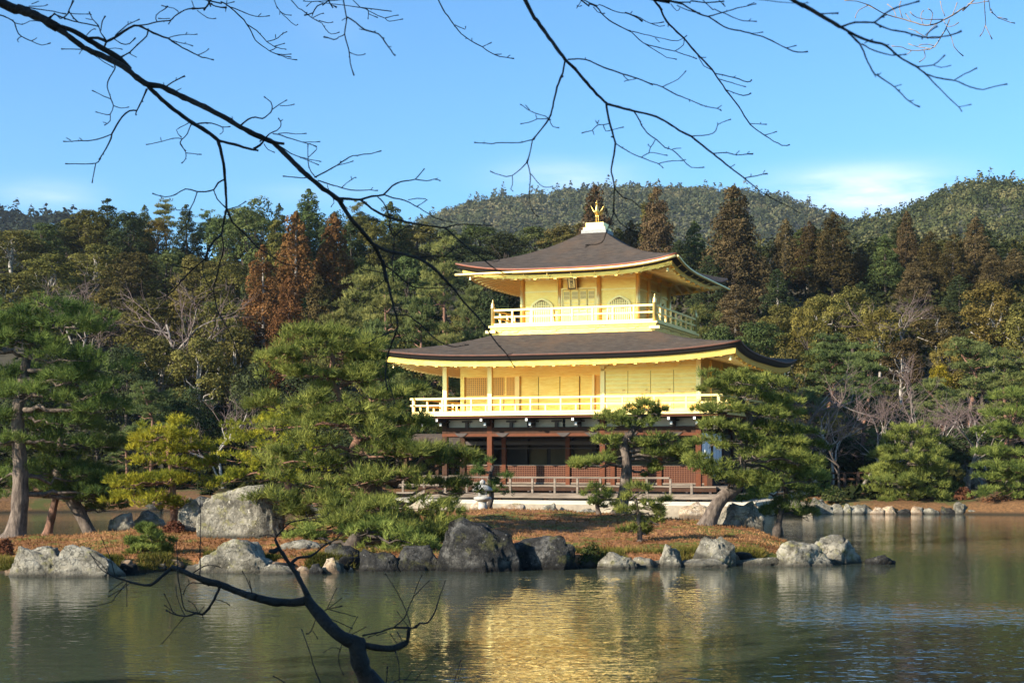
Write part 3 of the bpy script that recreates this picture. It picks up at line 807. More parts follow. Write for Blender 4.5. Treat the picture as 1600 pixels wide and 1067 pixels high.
def pine(label, Y, trunk, pads, nm='needle', bk='bark', group=None, name="pine_tree", seed=1, nl=.19, nw=.019, dens=1.0, depth=.85, cat="pine tree", extra_back=.3):
    """trunk: [(px,py,width_px,dy)], pads: [(px,py,half_w_px,half_h_px,dy)] measured on the photograph, placed at distance Y"""
    rng = np.random.default_rng(seed)
    base = at(trunk[0][0], trunk[0][1], Y + trunk[0][3])
    root = empty(name, base); tag(root, label, cat, group)
    bx = np.array(base)
    tp = [np.array(at(x, y, Y+dy)) - bx for x, y, w, dy in trunk]; tr = [w*.5*Y/F_PX for x, y, w, dy in trunk]
    # smooth trunk
    P, Rr = [], []
    for i in range(len(tp)-1):
        for k in range(4):
            t = k/4; p0 = tp[max(i-1,0)]; p1 = tp[i]; p2 = tp[i+1]; p3 = tp[min(i+2,len(tp)-1)]
            P.append(.5*((2*p1)+(-p0+p2)*t+(2*p0-5*p1+4*p2-p3)*t*t+(-p0+3*p1-3*p2+p3)*t**3)); Rr.append((tr[i]*(1-t)+tr[i+1]*t)*rng.uniform(.93,1.09))
    P.append(tp[-1]); Rr.append(tr[-1])
    m = MB(); Rr[0] *= 1.45; Rr[1] *= 1.12
    m.tube([P[0]-np.array([0,0,.25])]+P, [Rr[0]*1.25]+Rr, 11)
    Pa = np.array(P)
    Vs, Fs = [], []; nv = 0
    allpads = [(x, y, w, h, dy) for x, y, w, h, dy in pads]
    for x, y, w, h, dy in pads:                      # give the crown depth: a partner pad behind or in front
        if rng.uniform() < extra_back:
            allpads.append((x+rng.uniform(-.2,.2)*w, y+rng.uniform(-.3,.5)*h, w*rng.uniform(.6,.85), h*.85, dy + rng.choice([-1,1])*rng.uniform(.8,1.3)*w*Y/F_PX))
    wood = MB()
    for x, y, w, h, dy in allpads:
        c = np.array(at(x, y, Y+dy)) - bx; rx = w*Y/F_PX; rz = h*Y/F_PX*1.25; ry = rx*depth; tilt = rng.normal(0,.10,2)
        # branch from the trunk, below the pad
        cand = np.where(Pa[:,2] < c[2] + .1)[0]
        if len(cand) == 0: cand = np.array([1])
        dd = np.linalg.norm((Pa[cand]-c)*np.array([1,1,1.6]), axis=1); j = cand[int(dd.argmin())]
        tgt = c - np.array([0,0,rz*.55]); r0 = min(Rr[j]*.55, .018+.03*np.linalg.norm(tgt-Pa[j]))
        pts = limb(m, Pa[j], tgt, r0, .014, rng, sag=rng.uniform(-.08,.06), n=7, wob=.045, sides=7)
        # sub-clumps on a flattened dome
        cs = min(.36, rx*.45); nsub = max(3, int(dens*1.75*rx*ry/(cs*cs)))
        for q in range(nsub):
            a = rng.uniform(0, 2*math.pi); rr = math.sqrt(rng.uniform(0,1))
            sx, sy = rr*math.cos(a)*rx, rr*math.sin(a)*ry
            top = rz*(1-.9*rr**2.2)*rng.uniform(.3,1.15) - rz*.45 + tilt[0]*sx + tilt[1]*sy + rng.normal(0,.05)
            sc = c + np.array([sx, sy, top])
            if q % 3 == 0: limb(m, tgt + rng.normal(0,.05,3), sc-np.array([0,0,.10]), .012, .005, rng, n=3, wob=.05, sides=4)
            k = int(19*dens*rng.uniform(.5,1.3)); csz = cs*rng.uniform(.7,1.15)
            u = unit(rng.normal(0,1,(k,3))); u[:,2] = np.abs(u[:,2])*rng.choice([1,1,1,-.45],k)
            tc_ = sc + u*np.array([csz,csz,csz*.5])*rng.uniform(.45,1.0,(k,1))
            ax = unit(u*np.array([.9,.9,.5]) + np.array([0,0,.75]) + np.array([sx/rx,sy/ry,0])*.35)
            V, F = needle_tufts(tc_, ax, 11, nl, nw, .5, rng)
            Vs.append(V); Fs.append(F+nv); nv += len(V)
    m.build("trunk", M[bk], root, True)
    link("crown", np_mesh("crown", np.concatenate(Vs), np.concatenate(Fs), M[nm]), root)
    return root

def ico(sub):
    import bmesh
    b = bmesh.new(); bmesh.ops.create_icosphere(b, subdivisions=sub, radius=1.0)
    V = np.array([v.co[:] for v in b.verts]); F = np.array([[v.index for v in f.verts] for f in b.faces]); b.free(); return V, F
ICO = {k: ico(k) for k in (3, 4, 5)}

def rock_mesh(sx, sy, sz, seed, mt, sub=4, facets=14, rough=.25):
    rng = np.random.default_rng(seed); V, F = ICO[sub]; V = V.copy()
    pw_ = rng.uniform(.5,.72); V = np.sign(V)*np.abs(V)**np.array([pw_,pw_,pw_*1.05]); V[:,2] = np.minimum(V[:,2], rng.uniform(.78,1.0)+.25*V[:,0]*rng.normal(0,1)+.2*V[:,1]*rng.normal(0,1)); V[:,0] *= 1+.12*rng.normal()*V[:,2]
    # cut by random planes, then weather with noise
    for k in range(facets):
        n = unit(rng.normal(0,1,3)); n[2] = abs(n[2])*.8; n = unit(n); d = rng.uniform(.66,.98)
        s = V@n; o = s > d; V[o] -= np.outer((s[o]-d)*.96, n)
    off = rng.uniform(-50,50,3)
    disp = np.array([mnoise.fractal(Vector(v*1.7+off), 1.0, 2.1, 6) for v in V]); ridg = np.array([abs(mnoise.noise(Vector(v*3.3+off))) for v in V])
    V *= (1 + rough*disp*.8 - rough*.55*(ridg < .06)*(.06-ridg)/.06)[:,None]
    q0, q1 = np.percentile(V[:,0],3), np.percentile(V[:,0],97); V[:,0] = (V[:,0]-(q0+q1)/2)/((q1-q0)/2)*1.04; V[:,1] /= np.abs(V[:,1]).max(); V[:,2] /= V[:,2].max()
    V[:,2] = np.maximum(V[:,2], -.6)
    V *= np.array([sx, sy, sz])
    return np_mesh("rock", V, F, mt, smooth=False)
def rock_material(name, c1, c2, c3, scale=2.2):
    m = bpy.data.materials.new(name); m.use_nodes = True
    N, L = m.node_tree.nodes, m.node_tree.links; b = N["Principled BSDF"]; b.inputs["Roughness"].default_value = .92; b.inputs["Specular IOR Level"].default_value = .25
    tcn = N.new("ShaderNodeTexCoord"); oi = N.new("ShaderNodeObjectInfo")
    va = N.new("ShaderNodeVectorMath"); va.operation = 'ADD'; L.new(tcn.outputs["Object"], va.inputs[0]); L.new(oi.outputs["Location"], va.inputs[1])
    def nz(s, d=6, r=.65):
        n = N.new("ShaderNodeTexNoise"); n.inputs["Scale"].default_value = s; n.inputs["Detail"].default_value = d; n.inputs["Roughness"].default_value = r
        L.new(va.outputs[0], n.inputs["Vector"]); return n.outputs["Fac"]
    rp = N.new("ShaderNodeValToRGB"); e = rp.color_ramp.elements
    e[0].position = .38; e[0].color = (*c1,1); e[1].position = .62; e[1].color = (*c3,1); k = e.new(.5); k.color = (*c2,1)
    L.new(nz(scale), rp.inputs[0])
    r2 = N.new("ShaderNodeValToRGB"); r2.color_ramp.elements[0].position = .60; r2.color_ramp.elements[0].color = (0,0,0,1); r2.color_ramp.elements[1].position = .70; r2.color_ramp.elements[1].color = (1,1,1,1)
    L.new(nz(scale*4.5, 4), r2.inputs[0])
    mx = N.new("ShaderNodeMix"); mx.data_type = 'RGBA'; L.new(r2.outputs[0], mx.inputs[0]); L.new(rp.outputs[0], mx.inputs[6]); mx.inputs[7].default_value = (*[min(1,c*1.25+.04) for c in c3],1)
    li = N.new("ShaderNodeMapRange"); li.inputs[1].default_value = .55; li.inputs[2].default_value = .63; li.inputs[3].default_value = 0; li.inputs[4].default_value = .7; L.new(nz(scale*1.3, 7, .72), li.inputs[0])
    lm = N.new("ShaderNodeMix"); lm.data_type = 'RGBA'; L.new(li.outputs[0], lm.inputs[0]); L.new(mx.outputs[2], lm.inputs[6]); lm.inputs[7].default_value = (c3[0]*.55+.02, c3[1]*.55+.02, c3[2]*.28, 1)
    mx = lm
    vo = N.new("ShaderNodeTexVoronoi"); vo.feature = 'DISTANCE_TO_EDGE'; vo.inputs["Scale"].default_value = scale*1.1; L.new(va.outputs[0], vo.inputs["Vector"])
    cr = N.new("ShaderNodeMapRange"); cr.inputs[1].default_value = .0; cr.inputs[2].default_value = .05; cr.inputs[3].default_value = .85; cr.inputs[4].default_value = 0.0
    wv = N.new("ShaderNodeVectorMath"); wv.operation = 'ADD'; nzv = N.new("ShaderNodeTexNoise"); nzv.inputs["Scale"].default_value = scale*1.5; nzv.inputs["Detail"].default_value = 5; L.new(va.outputs[0], nzv.inputs["Vector"])
    L.new(va.outputs[0], wv.inputs[0]); L.new(nzv.outputs["Color"], wv.inputs[1]); L.new(wv.outputs[0], vo.inputs["Vector"]); L.new(vo.outputs["Distance"], cr.inputs[0])
    sz = N.new("ShaderNodeSeparateXYZ"); L.new(tcn.outputs["Object"], sz.inputs[0])
    wt = N.new("ShaderNodeMapRange"); wt.inputs[1].default_value = .05; wt.inputs[2].default_value = .17; wt.inputs[3].default_value = .95; wt.inputs[4].default_value = 0.0; L.new(sz.outputs[2], wt.inputs[0])
    mxx = N.new("ShaderNodeMath"); mxx.operation = 'MAXIMUM'; L.new(cr.outputs[0], mxx.inputs[0]); L.new(wt.outputs[0], mxx.inputs[1])
    st = N.new("ShaderNodeMapRange"); st.inputs[1].default_value = .54; st.inputs[2].default_value = .66; st.inputs[3].default_value = 0.0; st.inputs[4].default_value = .75; L.new(nz(scale*.55, 7, .72), st.inputs[0])
    mx3 = N.new("ShaderNodeMath"); mx3.operation = 'MAXIMUM'; L.new(mxx.outputs[0], mx3.inputs[0]); L.new(st.outputs[0], mx3.inputs[1])
    dk = N.new("ShaderNodeMix"); dk.data_type = 'RGBA'; L.new(mx3.outputs[0], dk.inputs[0]); L.new(mx.outputs[2], dk.inputs[6]); dk.inputs[7].default_value = (*[c*.55 for c in c1],1)
    L.new(dk.outputs[2], b.inputs["Base Color"])
    bp_ = N.new("ShaderNodeBump"); bp_.inputs["Strength"].default_value = 1.0; bp_.inputs["Distance"].default_value = .10; L.new(nz(scale*3, 8, .7), bp_.inputs["Height"])
    L.new(bp_.outputs[0], b.inputs["Normal"])
    return m
M['rock'] = rock_material("grey_rock", (0.075,0.068,0.052), (0.195,0.178,0.140), (0.31,0.285,0.225))
M['rock_warm'] = rock_material("tan_rock", (0.24,0.16,0.10), (0.40,0.30,0.20), (0.50,0.42,0.32))
M['rock_dark'] = rock_material("dark_and_shaded_rock", (0.012,0.0115,0.0105), (0.030,0.029,0.027), (0.105,0.10,0.09))  # for the central boulders the big pine's shade is put into this colour

def rock(box, label, base_z=0.0, mt='rock', seed=1, Y=None, depth=.75, sub=4, facets=14, rz=0.0, group=None, name="rock", cat="rock", rough=.25):
    x0, x1, y0, y1 = box
    if Y is None: Y = (CAM_H-base_z)*F_PX/(y1-HOR)
    w = (x1-x0)/2*Y/F_PX; h = (y1-y0)*Y/F_PX; d = w*depth
    me = rock_mesh(w, d, h/1.0, seed, M[mt], sub, facets, rough)
    c = at((x0+x1)/2, y1, Y + d*.8)
    o = link(name, me, None, (c.x, c.y, c.z)); o.rotation_euler = (0,0,rz)
    tag(o, label, cat, group)
    return o
# ================================================================ island in front of the pavilion
ISL = np.array([(-700,893,842,40.5,44),(-20,893,842,40.5,44),(100,899,837,40.5,43.6),(200,896,830,40,43),(300,890,824,40.5,44),(450,895,815,42,46),
 (600,890,803,43,48),(700,888,797,44,49),(800,885,796,44.5,49),(900,886,799,44.5,49),(1000,886,805,44,48),(1100,884,815,42.5,46),
 (1160,883,823,41.5,44.5),(1220,881,843,39.5,42),(1290,879,862,37.6,39.4),(1340,875,872.5,36.8,37.3)], float)
def island_prof(px):
    c = [np.interp(px, ISL[:,0], ISL[:,i]) for i in range(1,5)]
    Yf = CAM_H*F_PX/(c[0]-HOR); Yc, Yb = c[2], c[3]; zc = CAM_H-(c[1]-HOR)/F_PX*Yc
    return Yf, Yc, Yb, zc
def island_z(x, y):
    px = 800+F_PX*x/y
    if px > 1345: return -.4
    Yf, Yc, Yb, zc = island_prof(px)
    lip = min(.26, zc*.6)
    if y < Yf: z = (y-Yf)*.9
    elif y < Yf+.35: z = lip*(y-Yf)/.35
    elif y < Yc:
        t = (y-Yf-.35)/max(Yc-Yf-.35,.01); t = t*t*(3-2*t)*.45 + t*.55; z = lip+(zc-lip)*t
    elif y < Yb: t = (y-Yc)/(Yb-Yc); z = zc*(1-t*t)
    else: z = -(y-Yb)*.7
    if z > 0.02: z += .05*min(1,z/.25)*mnoise.fractal(Vector((x*.8,y*.8,1)),1,2,4)
    return max(z, -.5)
def isl(px, py):              # the point of the island surface seen at a pixel
    t = (px-800)/F_PX; Yf, Yc, Yb, zc = island_prof(px)
    y = Yf
    while y < Yb:
        z = island_z(t*y, y)
        if CAM_H-(py-HOR)/F_PX*y <= z: return Vector((t*y, y, z))
        y += .05
    return Vector((t*Yc, Yc, island_z(t*Yc, Yc)))

def ground_mat(name, c1, c2, moss, ms=.45):
    m = bpy.data.materials.new(name); m.use_nodes = True
    N, L = m.node_tree.nodes, m.node_tree.links; b = N["Principled BSDF"]; b.inputs["Roughness"].default_value = .95; b.inputs["Specular IOR Level"].default_value = .15
    tcn = N.new("ShaderNodeTexCoord")
    def nz(s, d=6, r=.65):
        n = N.new("ShaderNodeTexNoise"); n.inputs["Scale"].default_value = s; n.inputs["Detail"].default_value = d; n.inputs["Roughness"].default_value = r
        L.new(tcn.outputs["Object"], n.inputs["Vector"]); return n.outputs["Fac"]
    rp = N.new("ShaderNodeValToRGB"); e = rp.color_ramp.elements; e[0].position=.35; e[0].color=(*c1,1); e[1].position=.65; e[1].color=(*c2,1)
    L.new(nz(9, 8, .75), rp.inputs[0])
    r2 = N.new("ShaderNodeValToRGB"); r2.color_ramp.elements[0].position=.49; r2.color_ramp.elements[0].color=(0,0,0,1); r2.color_ramp.elements[1].position=.57; r2.color_ramp.elements[1].color=(1,1,1,1)
    L.new(nz(ms, 6, .7), r2.inputs[0])
    mx = N.new("ShaderNodeMix"); mx.data_type='RGBA'; L.new(r2.outputs[0], mx.inputs[0]); L.new(rp.outputs[0], mx.inputs[6]); mx.inputs[7].default_value=(*moss,1)
    sx_ = N.new("ShaderNodeSeparateXYZ"); L.new(tcn.outputs["Object"], sx_.inputs[0])
    wet = N.new("ShaderNodeMapRange"); wet.inputs[1].default_value = .03; wet.inputs[2].default_value = .16; wet.inputs[3].default_value = 1.0; wet.inputs[4].default_value = 0.0
    L.new(sx_.outputs[2], wet.inputs[0])
    m2 = N.new("ShaderNodeMix"); m2.data_type='RGBA'; L.new(wet.outputs[0], m2.inputs[0]); L.new(mx.outputs[2], m2.inputs[6]); m2.inputs[7].default_value=(.035,.026,.016,1)
    L.new(m2.outputs[2], b.inputs["Base Color"])
    bp_ = N.new("ShaderNodeBump"); bp_.inputs["Strength"].default_value=.8; bp_.inputs["Distance"].default_value=.05; L.new(nz(22, 6, .7), bp_.inputs["Height"]); L.new(bp_.outputs[0], b.inputs["Normal"])
    return m
M['island'] = ground_mat("needle_litter_ground", (0.150,0.062,0.026), (0.33,0.150,0.062), (0.125,0.125,0.024), .75)
M['bank'] = ground_mat("bank_ground", (0.085,0.045,0.022), (0.20,0.105,0.045), (0.075,0.078,0.024), .3)
rows = []
pxs = np.concatenate([np.linspace(-700,-40,18), np.linspace(-20,1345,150)])
for px in pxs:
    Yf, Yc, Yb, zc = island_prof(px); t = (px-800)/F_PX
    ys = np.concatenate([[Yf-.6, Yf-.15, Yf, Yf+.12, Yf+.24, Yf+.36], np.linspace(Yf+.5, Yc, 34), np.linspace(Yc,Yb,10)[1:], [Yb+.5]])
    rows.append([(t*y, y, island_z(t*y, y)) for y in ys])
m = MB(); m.grid(rows[::-1]); m.build("island_ground", M['island'], smooth=True, kind="structure")

# fallen needles, dry grass and moss that roughen the island surface
rng = np.random.default_rng(11); P = []
while len(P) < 16000:
    px = rng.uniform(-60,1335); Yf, Yc, Yb, zc = island_prof(px); y = rng.uniform(Yf+.15, Yc+.6); x = (px-800)/F_PX*y; z = island_z(x, y)
    if z > .04: P.append((x,y,z+.005))
P = np.array(P)
M['litter'] = leaf_mat("dry_litter", (0.13,0.06,0.025), (0.42,0.24,0.11), (0.25,0.13,0.055), .2, 0.0, .7)
V, F = needle_tufts(P, np.tile([0,0,.35],(len(P),1)), 3, .075, .022, .8, rng)
o = link("litter", np_mesh("litter", V, F, M['litter'])); tag(o, "dry pine needles and grass scattered over the island", "litter", kind="stuff")

# fringe of dry grass and moss along the water's edge and in tussocks
P = []
while len(P) < 5200:
    px = rng.uniform(-60,1335); Yf, Yc, Yb, zc = island_prof(px); y = Yf+abs(rng.normal(0,1))*.55+.05; x = (px-800)/F_PX*y
    if mnoise.noise(Vector((x*.9,y*.9,5))) < -.02: continue
    P.append((x,y,island_z(x,y)))
P = np.array(P); M['fringe'] = leaf_mat("moss_and_grass", (0.05,0.055,0.014), (0.26,0.19,0.055), (0.12,0.115,0.026), .3, 0.0, .9, .4)
V, F = needle_tufts(P, np.tile([0,-.15,.8],(len(P),1)), 6, .13, .02, .5, rng)
o = link("shore_grass", np_mesh("shore_grass", V, F, M['fringe'])); tag(o, "mossy grass fringing the water's edge of the island", "grass", kind="stuff")
# small stones lying between the bigger shore rocks
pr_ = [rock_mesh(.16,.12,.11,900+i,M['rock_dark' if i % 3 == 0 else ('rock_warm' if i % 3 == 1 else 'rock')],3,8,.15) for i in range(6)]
for i in range(46):
    px = rng.uniform(-10,1330); Yf, Yc, Yb, zc = island_prof(px); y = Yf+rng.uniform(-.06,.22); sc_ = rng.uniform(.5,1.7)
    o = link("rock", pr_[i % 6], None, ((px-800)/F_PX*y, y, max(-.02,island_z((px-800)/F_PX*y,y)-.02))); o.scale = (sc_*rng.uniform(.8,1.5), sc_, sc_*rng.uniform(.6,1.1)); o.rotation_euler = (0,0,rng.uniform(0,6.28))
    tag(o, "fist-sized cobble at the island's waterline among the bigger shore rocks", "rock", "small cobbles along the island's waterline")

# ---- rocks of the island
def R_(box, label, **k): return rock(box, label, **k)
R_((313,446,755,840), "tall pale standing boulder on the island left of the big spreading pine", base_z=.47, seed=3, sub=5, facets=7, depth=.6, rough=.12)
R_((276,326,776,832), "shaded grey boulder leaning against the left side of the tall pale boulder", base_z=.5, seed=4, facets=8)
R_((208,258,796,826), "pale pointed rock at the back shore between the yellowish pine and the leaning trunks", base_z=.42, seed=15)
R_((170,212,800,830), "small grey stone beside the pale pointed rock at the back shore", base_z=.4, seed=16)
R_((18,106,852,901), "left half of the broad pale boulder pair on the waterline at far left", seed=5, sub=5)
R_((84,190,849,902), "right half of the broad pale boulder pair on the waterline at far left", seed=6, sub=5)
R_((310,436,840,896), "broad whitish boulder on the waterline in front of the tall standing boulder", seed=7, sub=5)
R_((404,462,881,897), "long low flat stone at the water right of the broad whitish boulder", seed=8, depth=.5)
R_((464,484,884,896), "small tan cobble at the water between two flat stones", seed=9, mt='rock_warm')
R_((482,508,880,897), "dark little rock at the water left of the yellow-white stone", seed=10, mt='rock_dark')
R_((504,534,870,896), "rounded yellow-white stone at the water under the big spreading pine", seed=11, mt='rock_warm')
R_((438,508,842,862), "flat grey slab lying in the moss behind the bare foreground branch", base_z=.30, seed=12, depth=.8)
R_((545,553,886,894), "tiny orange pebble at the dark waterline under the big pine", seed=13, mt='rock_warm', sub=3)
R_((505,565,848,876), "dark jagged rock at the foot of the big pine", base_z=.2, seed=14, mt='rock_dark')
R_((560,622,856,893), "black shaded rock at the water under the lowest bough of the big pine", seed=17, mt='rock_dark')  # shade of the dark recess by the trunk, put into near-black rocks
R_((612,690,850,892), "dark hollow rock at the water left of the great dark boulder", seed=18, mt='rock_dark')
R_((684,806,806,890), "great boulder with shade put into its dark colour at the middle of the island shore", base_z=.05, seed=19, mt='rock_dark', sub=5, rough=.2)
R_((785,905,834,888), "rounded boulder with shade put into its dark colour right of the great dark boulder at the shore", base_z=.03, seed=20, mt='rock_dark', sub=5, rough=.2)
R_((720,765,872,890), "low tan stone at the water before the great dark boulder", seed=21, mt='rock_warm')
R_((938,992,861,889), "blocky pale rock at the water right of the dark boulders", seed=22, sub=5)
R_((986,1030,869,887), "low whitish stone between the blocky rock and the upright shore rock", seed=23)
R_((1025,1064,849,887), "upright squarish pale rock on the shore below the small pine", seed=24, sub=5, facets=6)
slr = R_((1086,1146,836,880), "pale slanting rock tipped to the left on the shore", base_z=.08, seed=25, sub=5); slr.rotation_euler = (0, R(24), 0)
R_((1062,1132,872,887), "flat rough stone at the water under the slanting rock", seed=26, depth=.5)
R_((1148,1224,870,884), "long low kerb-like stone at the water near the island's right end", seed=27, depth=.35)
R_((1214,1302,843,885), "pale sloping boulder at the island's right end", seed=28, sub=5)
R_((1254,1338,834,881), "grey domed boulder with a brown patch at the island's tip", base_z=.0, seed=29, sub=5)
R_((1296,1342,862,879), "small brown stone at the foot of the domed boulder on the tip", seed=30, mt='rock_warm')
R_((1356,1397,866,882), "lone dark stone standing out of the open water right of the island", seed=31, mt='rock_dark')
R_((1124,1188,782,826), "large two-toned boulder behind the leaning pine trunk", base_z=.45, seed=32, sub=5, Y=41.6)
R_((1162,1190,784,826), "brown narrow rock pressed to the right of the two-toned boulder", base_z=.45, seed=33, mt='rock_warm', Y=42.2)
R_((770,822,786,801), "low mossy mound of brown rock beside the stone lantern", base_z=.88, seed=34, mt='rock_warm', Y=44.5)
# ---- small shrubs
def shrub(px, py, w, h, label, mt, seed, Y=None, name="shrub", leaf=.035, n=900):
    rng = np.random.default_rng(seed); p = isl(px, py) if Y is None else at(px, py, Y)
    rw, rh = w/2*p.y/F_PX, h*p.y/F_PX
    root = empty(name, p); tag(root, label, "shrub")
    u = unit(rng.normal(0,1,(n,3))); u[:,2] = np.abs(u[:,2]); Pp = u*np.array([rw,rw*.8,rh])*(rng.uniform(.3,1,(n,1))**.5)
    V, F = leaf_quads(Pp, u+np.array([0,0,.4]), leaf, rng, .5, .7); link("foliage", np_mesh("foliage", V, F, mt), root)
    m = MB()
    for k in range(14):
        a = u[k]*np.array([rw,rw*.8,rh])*.9; m.tube([(0,0,-.05), a*.5+rng.normal(0,.03,3), a], [.014,.009,.003], 5)
    m.build("stem", M['bark_dark'], root)
    return root
M['leaf_rust'] = leaf_mat("rusty_leaves", (0.07,0.03,0.018), (0.20,0.085,0.045), None, .25, .1, 4)
M['leaf_olive'] = leaf_mat("olive_leaves", (0.03,0.045,0.015), (0.11,0.12,0.04), None, .3, .1, 4)
shrub(272, 832, 36, 20, "low rusty-brown shrub at the foot of the tall standing boulder", M['leaf_rust'], 1)
shrub(925, 882, 44, 34, "dark leafy shrub at the shore left of the blocky pale rock", M['leaf_olive'], 2)
shrub(8, 868, 30, 28, "rusty tuft at the left end of the island", M['leaf_rust'], 3)
shrub(232, 900, 90, 36, "olive and rust undergrowth between the boulder pair and the broad whitish boulder", M['leaf_olive'], 4, Y=33.2, leaf=.03)

# ---- stone lantern
lp = at(754, 797, 45.6)
lan = empty("stone_lantern", (lp.x, lp.y, lp.z-.05)); tag(lan, "small grey stone lantern standing on the island before the pavilion deck", "lantern")
m = MB(); m.lathe([(.13,-.1),(.125,.30)],(0,0,0),14); m.build("base", M['stone_grey'], lan, True)
m = MB(); m.lathe([(.12,.30),(.24,.36),(.27,.41),(.24,.45),(.14,.47)],(0,0,0),18); m.build("platform", M['stone_grey'], lan, True)
m = MB()
for sx in (-1,1):
    for sy in (-1,1): m.box(sx*.10-.03,sx*.10+.03,sy*.10-.03,sy*.10+.03,.47,.64)
m.box(-.12,.12,.05,.12,.47,.64); m.box(-.12,.12,-.12,.12,.465,.50); m.build("fire_box", M['stone_grey'], lan)
m = MB(); m.lathe([(.13,.64),(.30,.63),(.29,.68),(.20,.76),(.10,.80)],(0,0,0),12); m.build("roof", M['stone_grey'], lan, True)
m = MB(); m.lathe([(.05,.80),(.085,.85),(.08,.91),(.03,.95),(.0,.97)],(0,0,0),12); m.build("finial", M['stone_grey'], lan, True)
# ================================================================ far shore, hills
def shore_y(x):           # where the far bank meets the water
    px = 800+F_PX*x/67.0
    return float(np.interp(px, [-900,-200,120,300,500,650,760,1150,1230,1280,1330,1500,1600,2400], [63,66,69,70,70.5,71,74,76,72,66.8,66.2,66.0,65.2,60]))
def land_z(x, y):
    s = y - shore_y(x)
    if s < 0: return max(-.8, s*.9)
    z = .42*min(1, s/.4) + .35*min(1, s/4) + .03*max(0,min(s,16)) + .33*max(0, min(s-16, 60)) + .10*max(0,s-76)
    if s > .4: z += .12*mnoise.fractal(Vector((x*.25,y*.25,3)),1,2,4)
    return z
m = MB(); rows = []
ys_off = [-1.5,-.4,0,.15,.3,.45,.7,1,1.5,2,3,4,5.5,7,9,12,16,20,26,34,44,56,70,90,120]
for x in np.linspace(-75,75,151):
    sy = shore_y(x); rows.append([(x, sy+o, land_z(x, sy+o)) for o in ys_off])
lo = [r[:16] for r in rows]; hi = [r[15:] for r in rows]
m.grid(lo[::-1]); m.build("bank_ground", M['bank'], smooth=True, kind="structure")
m = MB(); m.grid(hi[::-1]); m.build("terrain", M['earth'], smooth=True, kind="structure")
m = MB(); m.add([(-4000,-45,-1.3),(4000,-45,-1.3),(4000,5200,-1.3),(-4000,5200,-1.3)], [(0,1,2,3)]); m.build("ground", M['earth'], kind="structure")
# near bank under and behind the viewer
m = MB(); rows = []
for x in np.linspace(-60,60,61):
    rows.append([(x, y, -.6 if y > 9.4 else min(.55, (9.4-y)*.6-.6)+.12*mnoise.noise(Vector((x*.4,y*.4,0)))) for y in (10,9.4,8.6,7.8,7,6,4,1,-3,-8,-18,-40)])
m.grid(rows); m.build("near_bank_ground", M['bank'], smooth=True, kind="structure")

M['hill'] = mat("hill_soil", (0.045,0.047,0.024), .95, var=.4, vscale=.05)
M['far_leaf'] = leaf_mat("far_wood_leaves", (0.030,0.040,0.020), (0.190,0.165,0.085), (0.085,0.095,0.046), .25, 0.0, .09, .07)
M['far_leaf2'] = leaf_mat("near_hill_leaves", (0.028,0.038,0.015), (0.190,0.165,0.070), (0.080,0.090,0.036), .25, 0.0, .12, .07)
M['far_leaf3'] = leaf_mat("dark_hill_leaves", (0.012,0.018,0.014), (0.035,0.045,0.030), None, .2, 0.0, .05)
def hill(ridge, D, depth, name, label, ncrown, leafm, seed, crown=(2.0,3.6), leaf=.85, nl=34, z0=4.0, back=140, drop=8):
    rng = np.random.default_rng(seed); ridge = np.array(ridge, float)
    def zr(px): return CAM_H-(np.interp(px, ridge[:,0], ridge[:,1])+drop-HOR)/F_PX*D
    def surf(px, t):                      # t 0 foot .. 1 ridge
        y = D-depth*(1-t); x = (px-800)/F_PX*(D-depth*.35*(1-t)); s = t*t*(3-2*t)*.55+t*.45
        n = mnoise.fractal(Vector((x*.012,y*.012,seed)),1,2,4)
        return np.array([x, y, z0+(zr(px)-4.0-z0)*s*(1+.10*n*(1-t)*1.5)])
    pxs = np.linspace(ridge[0,0], ridge[-1,0], 90); rows = []
    for px in pxs:
        r = [surf(px, t) for t in np.linspace(0,1,16)]
        top = r[-1]; r += [top+np.array([0,back*.4,-8.]), top+np.array([0,back,-40.])]; rows.append(r)
    m = MB(); m.grid(rows[::-1]); m.build("hill", M['hill'], smooth=True, kind="structure")
    # wood on the hill
    N = int(ncrown*1.35); px = rng.uniform(ridge[0,0], ridge[-1,0], N); t = rng.uniform(0.05,1.02,N)**.75
    C = np.array([surf(a, min(b,1.0)) for a, b in zip(px, t)]); r = rng.uniform(crown[0]*.6, crown[1]*1.15, N); hh = r*rng.uniform(.6,1.5,N)
    tall = rng.uniform(0,1,N) < .28; hh = np.where(tall, hh*rng.uniform(1.3,1.9,N), hh); r = np.where(tall, r*.7, r)
    k = nl
    u = unit(rng.normal(0,1,(N,k,3))); u[:,:,2] = np.abs(u[:,:,2])*1.0-.15
    taper = np.where(tall[:,None], 1-.75*np.clip(u[:,:,2],0,1), 1.0)
    P = C[:,None,:] + u*np.stack([r,r,hh],-1)[:,None,:]*np.stack([taper,taper,np.ones_like(taper)],-1) + np.array([0,0,1.6])
    P += rng.normal(0,.12,P.shape)
    V, F = leaf_quads(P.reshape(-1,3), u.reshape(-1,3)+np.array([0,0,.25]), leaf, rng, .7, .5)
    o = link(name, np_mesh(name, V, F, leafm)); tag(o, label, "far wood", kind="stuff")
hill([(300,470),(560,400),(640,348),(690,330),(740,312),(790,303),(840,297),(890,290),(940,286),(1000,285),(1060,287),(1110,290),(1160,292),(1200,300),(1240,313),(1280,328),(1320,343),(1360,352),(1420,372),(1520,400),(1650,420)],
     760, 430, "hill_wood", "grey-green wood covering the far hill behind the pavilion roof", 5200, M['far_leaf'], 1, (2.0,3.9), .55, 62)
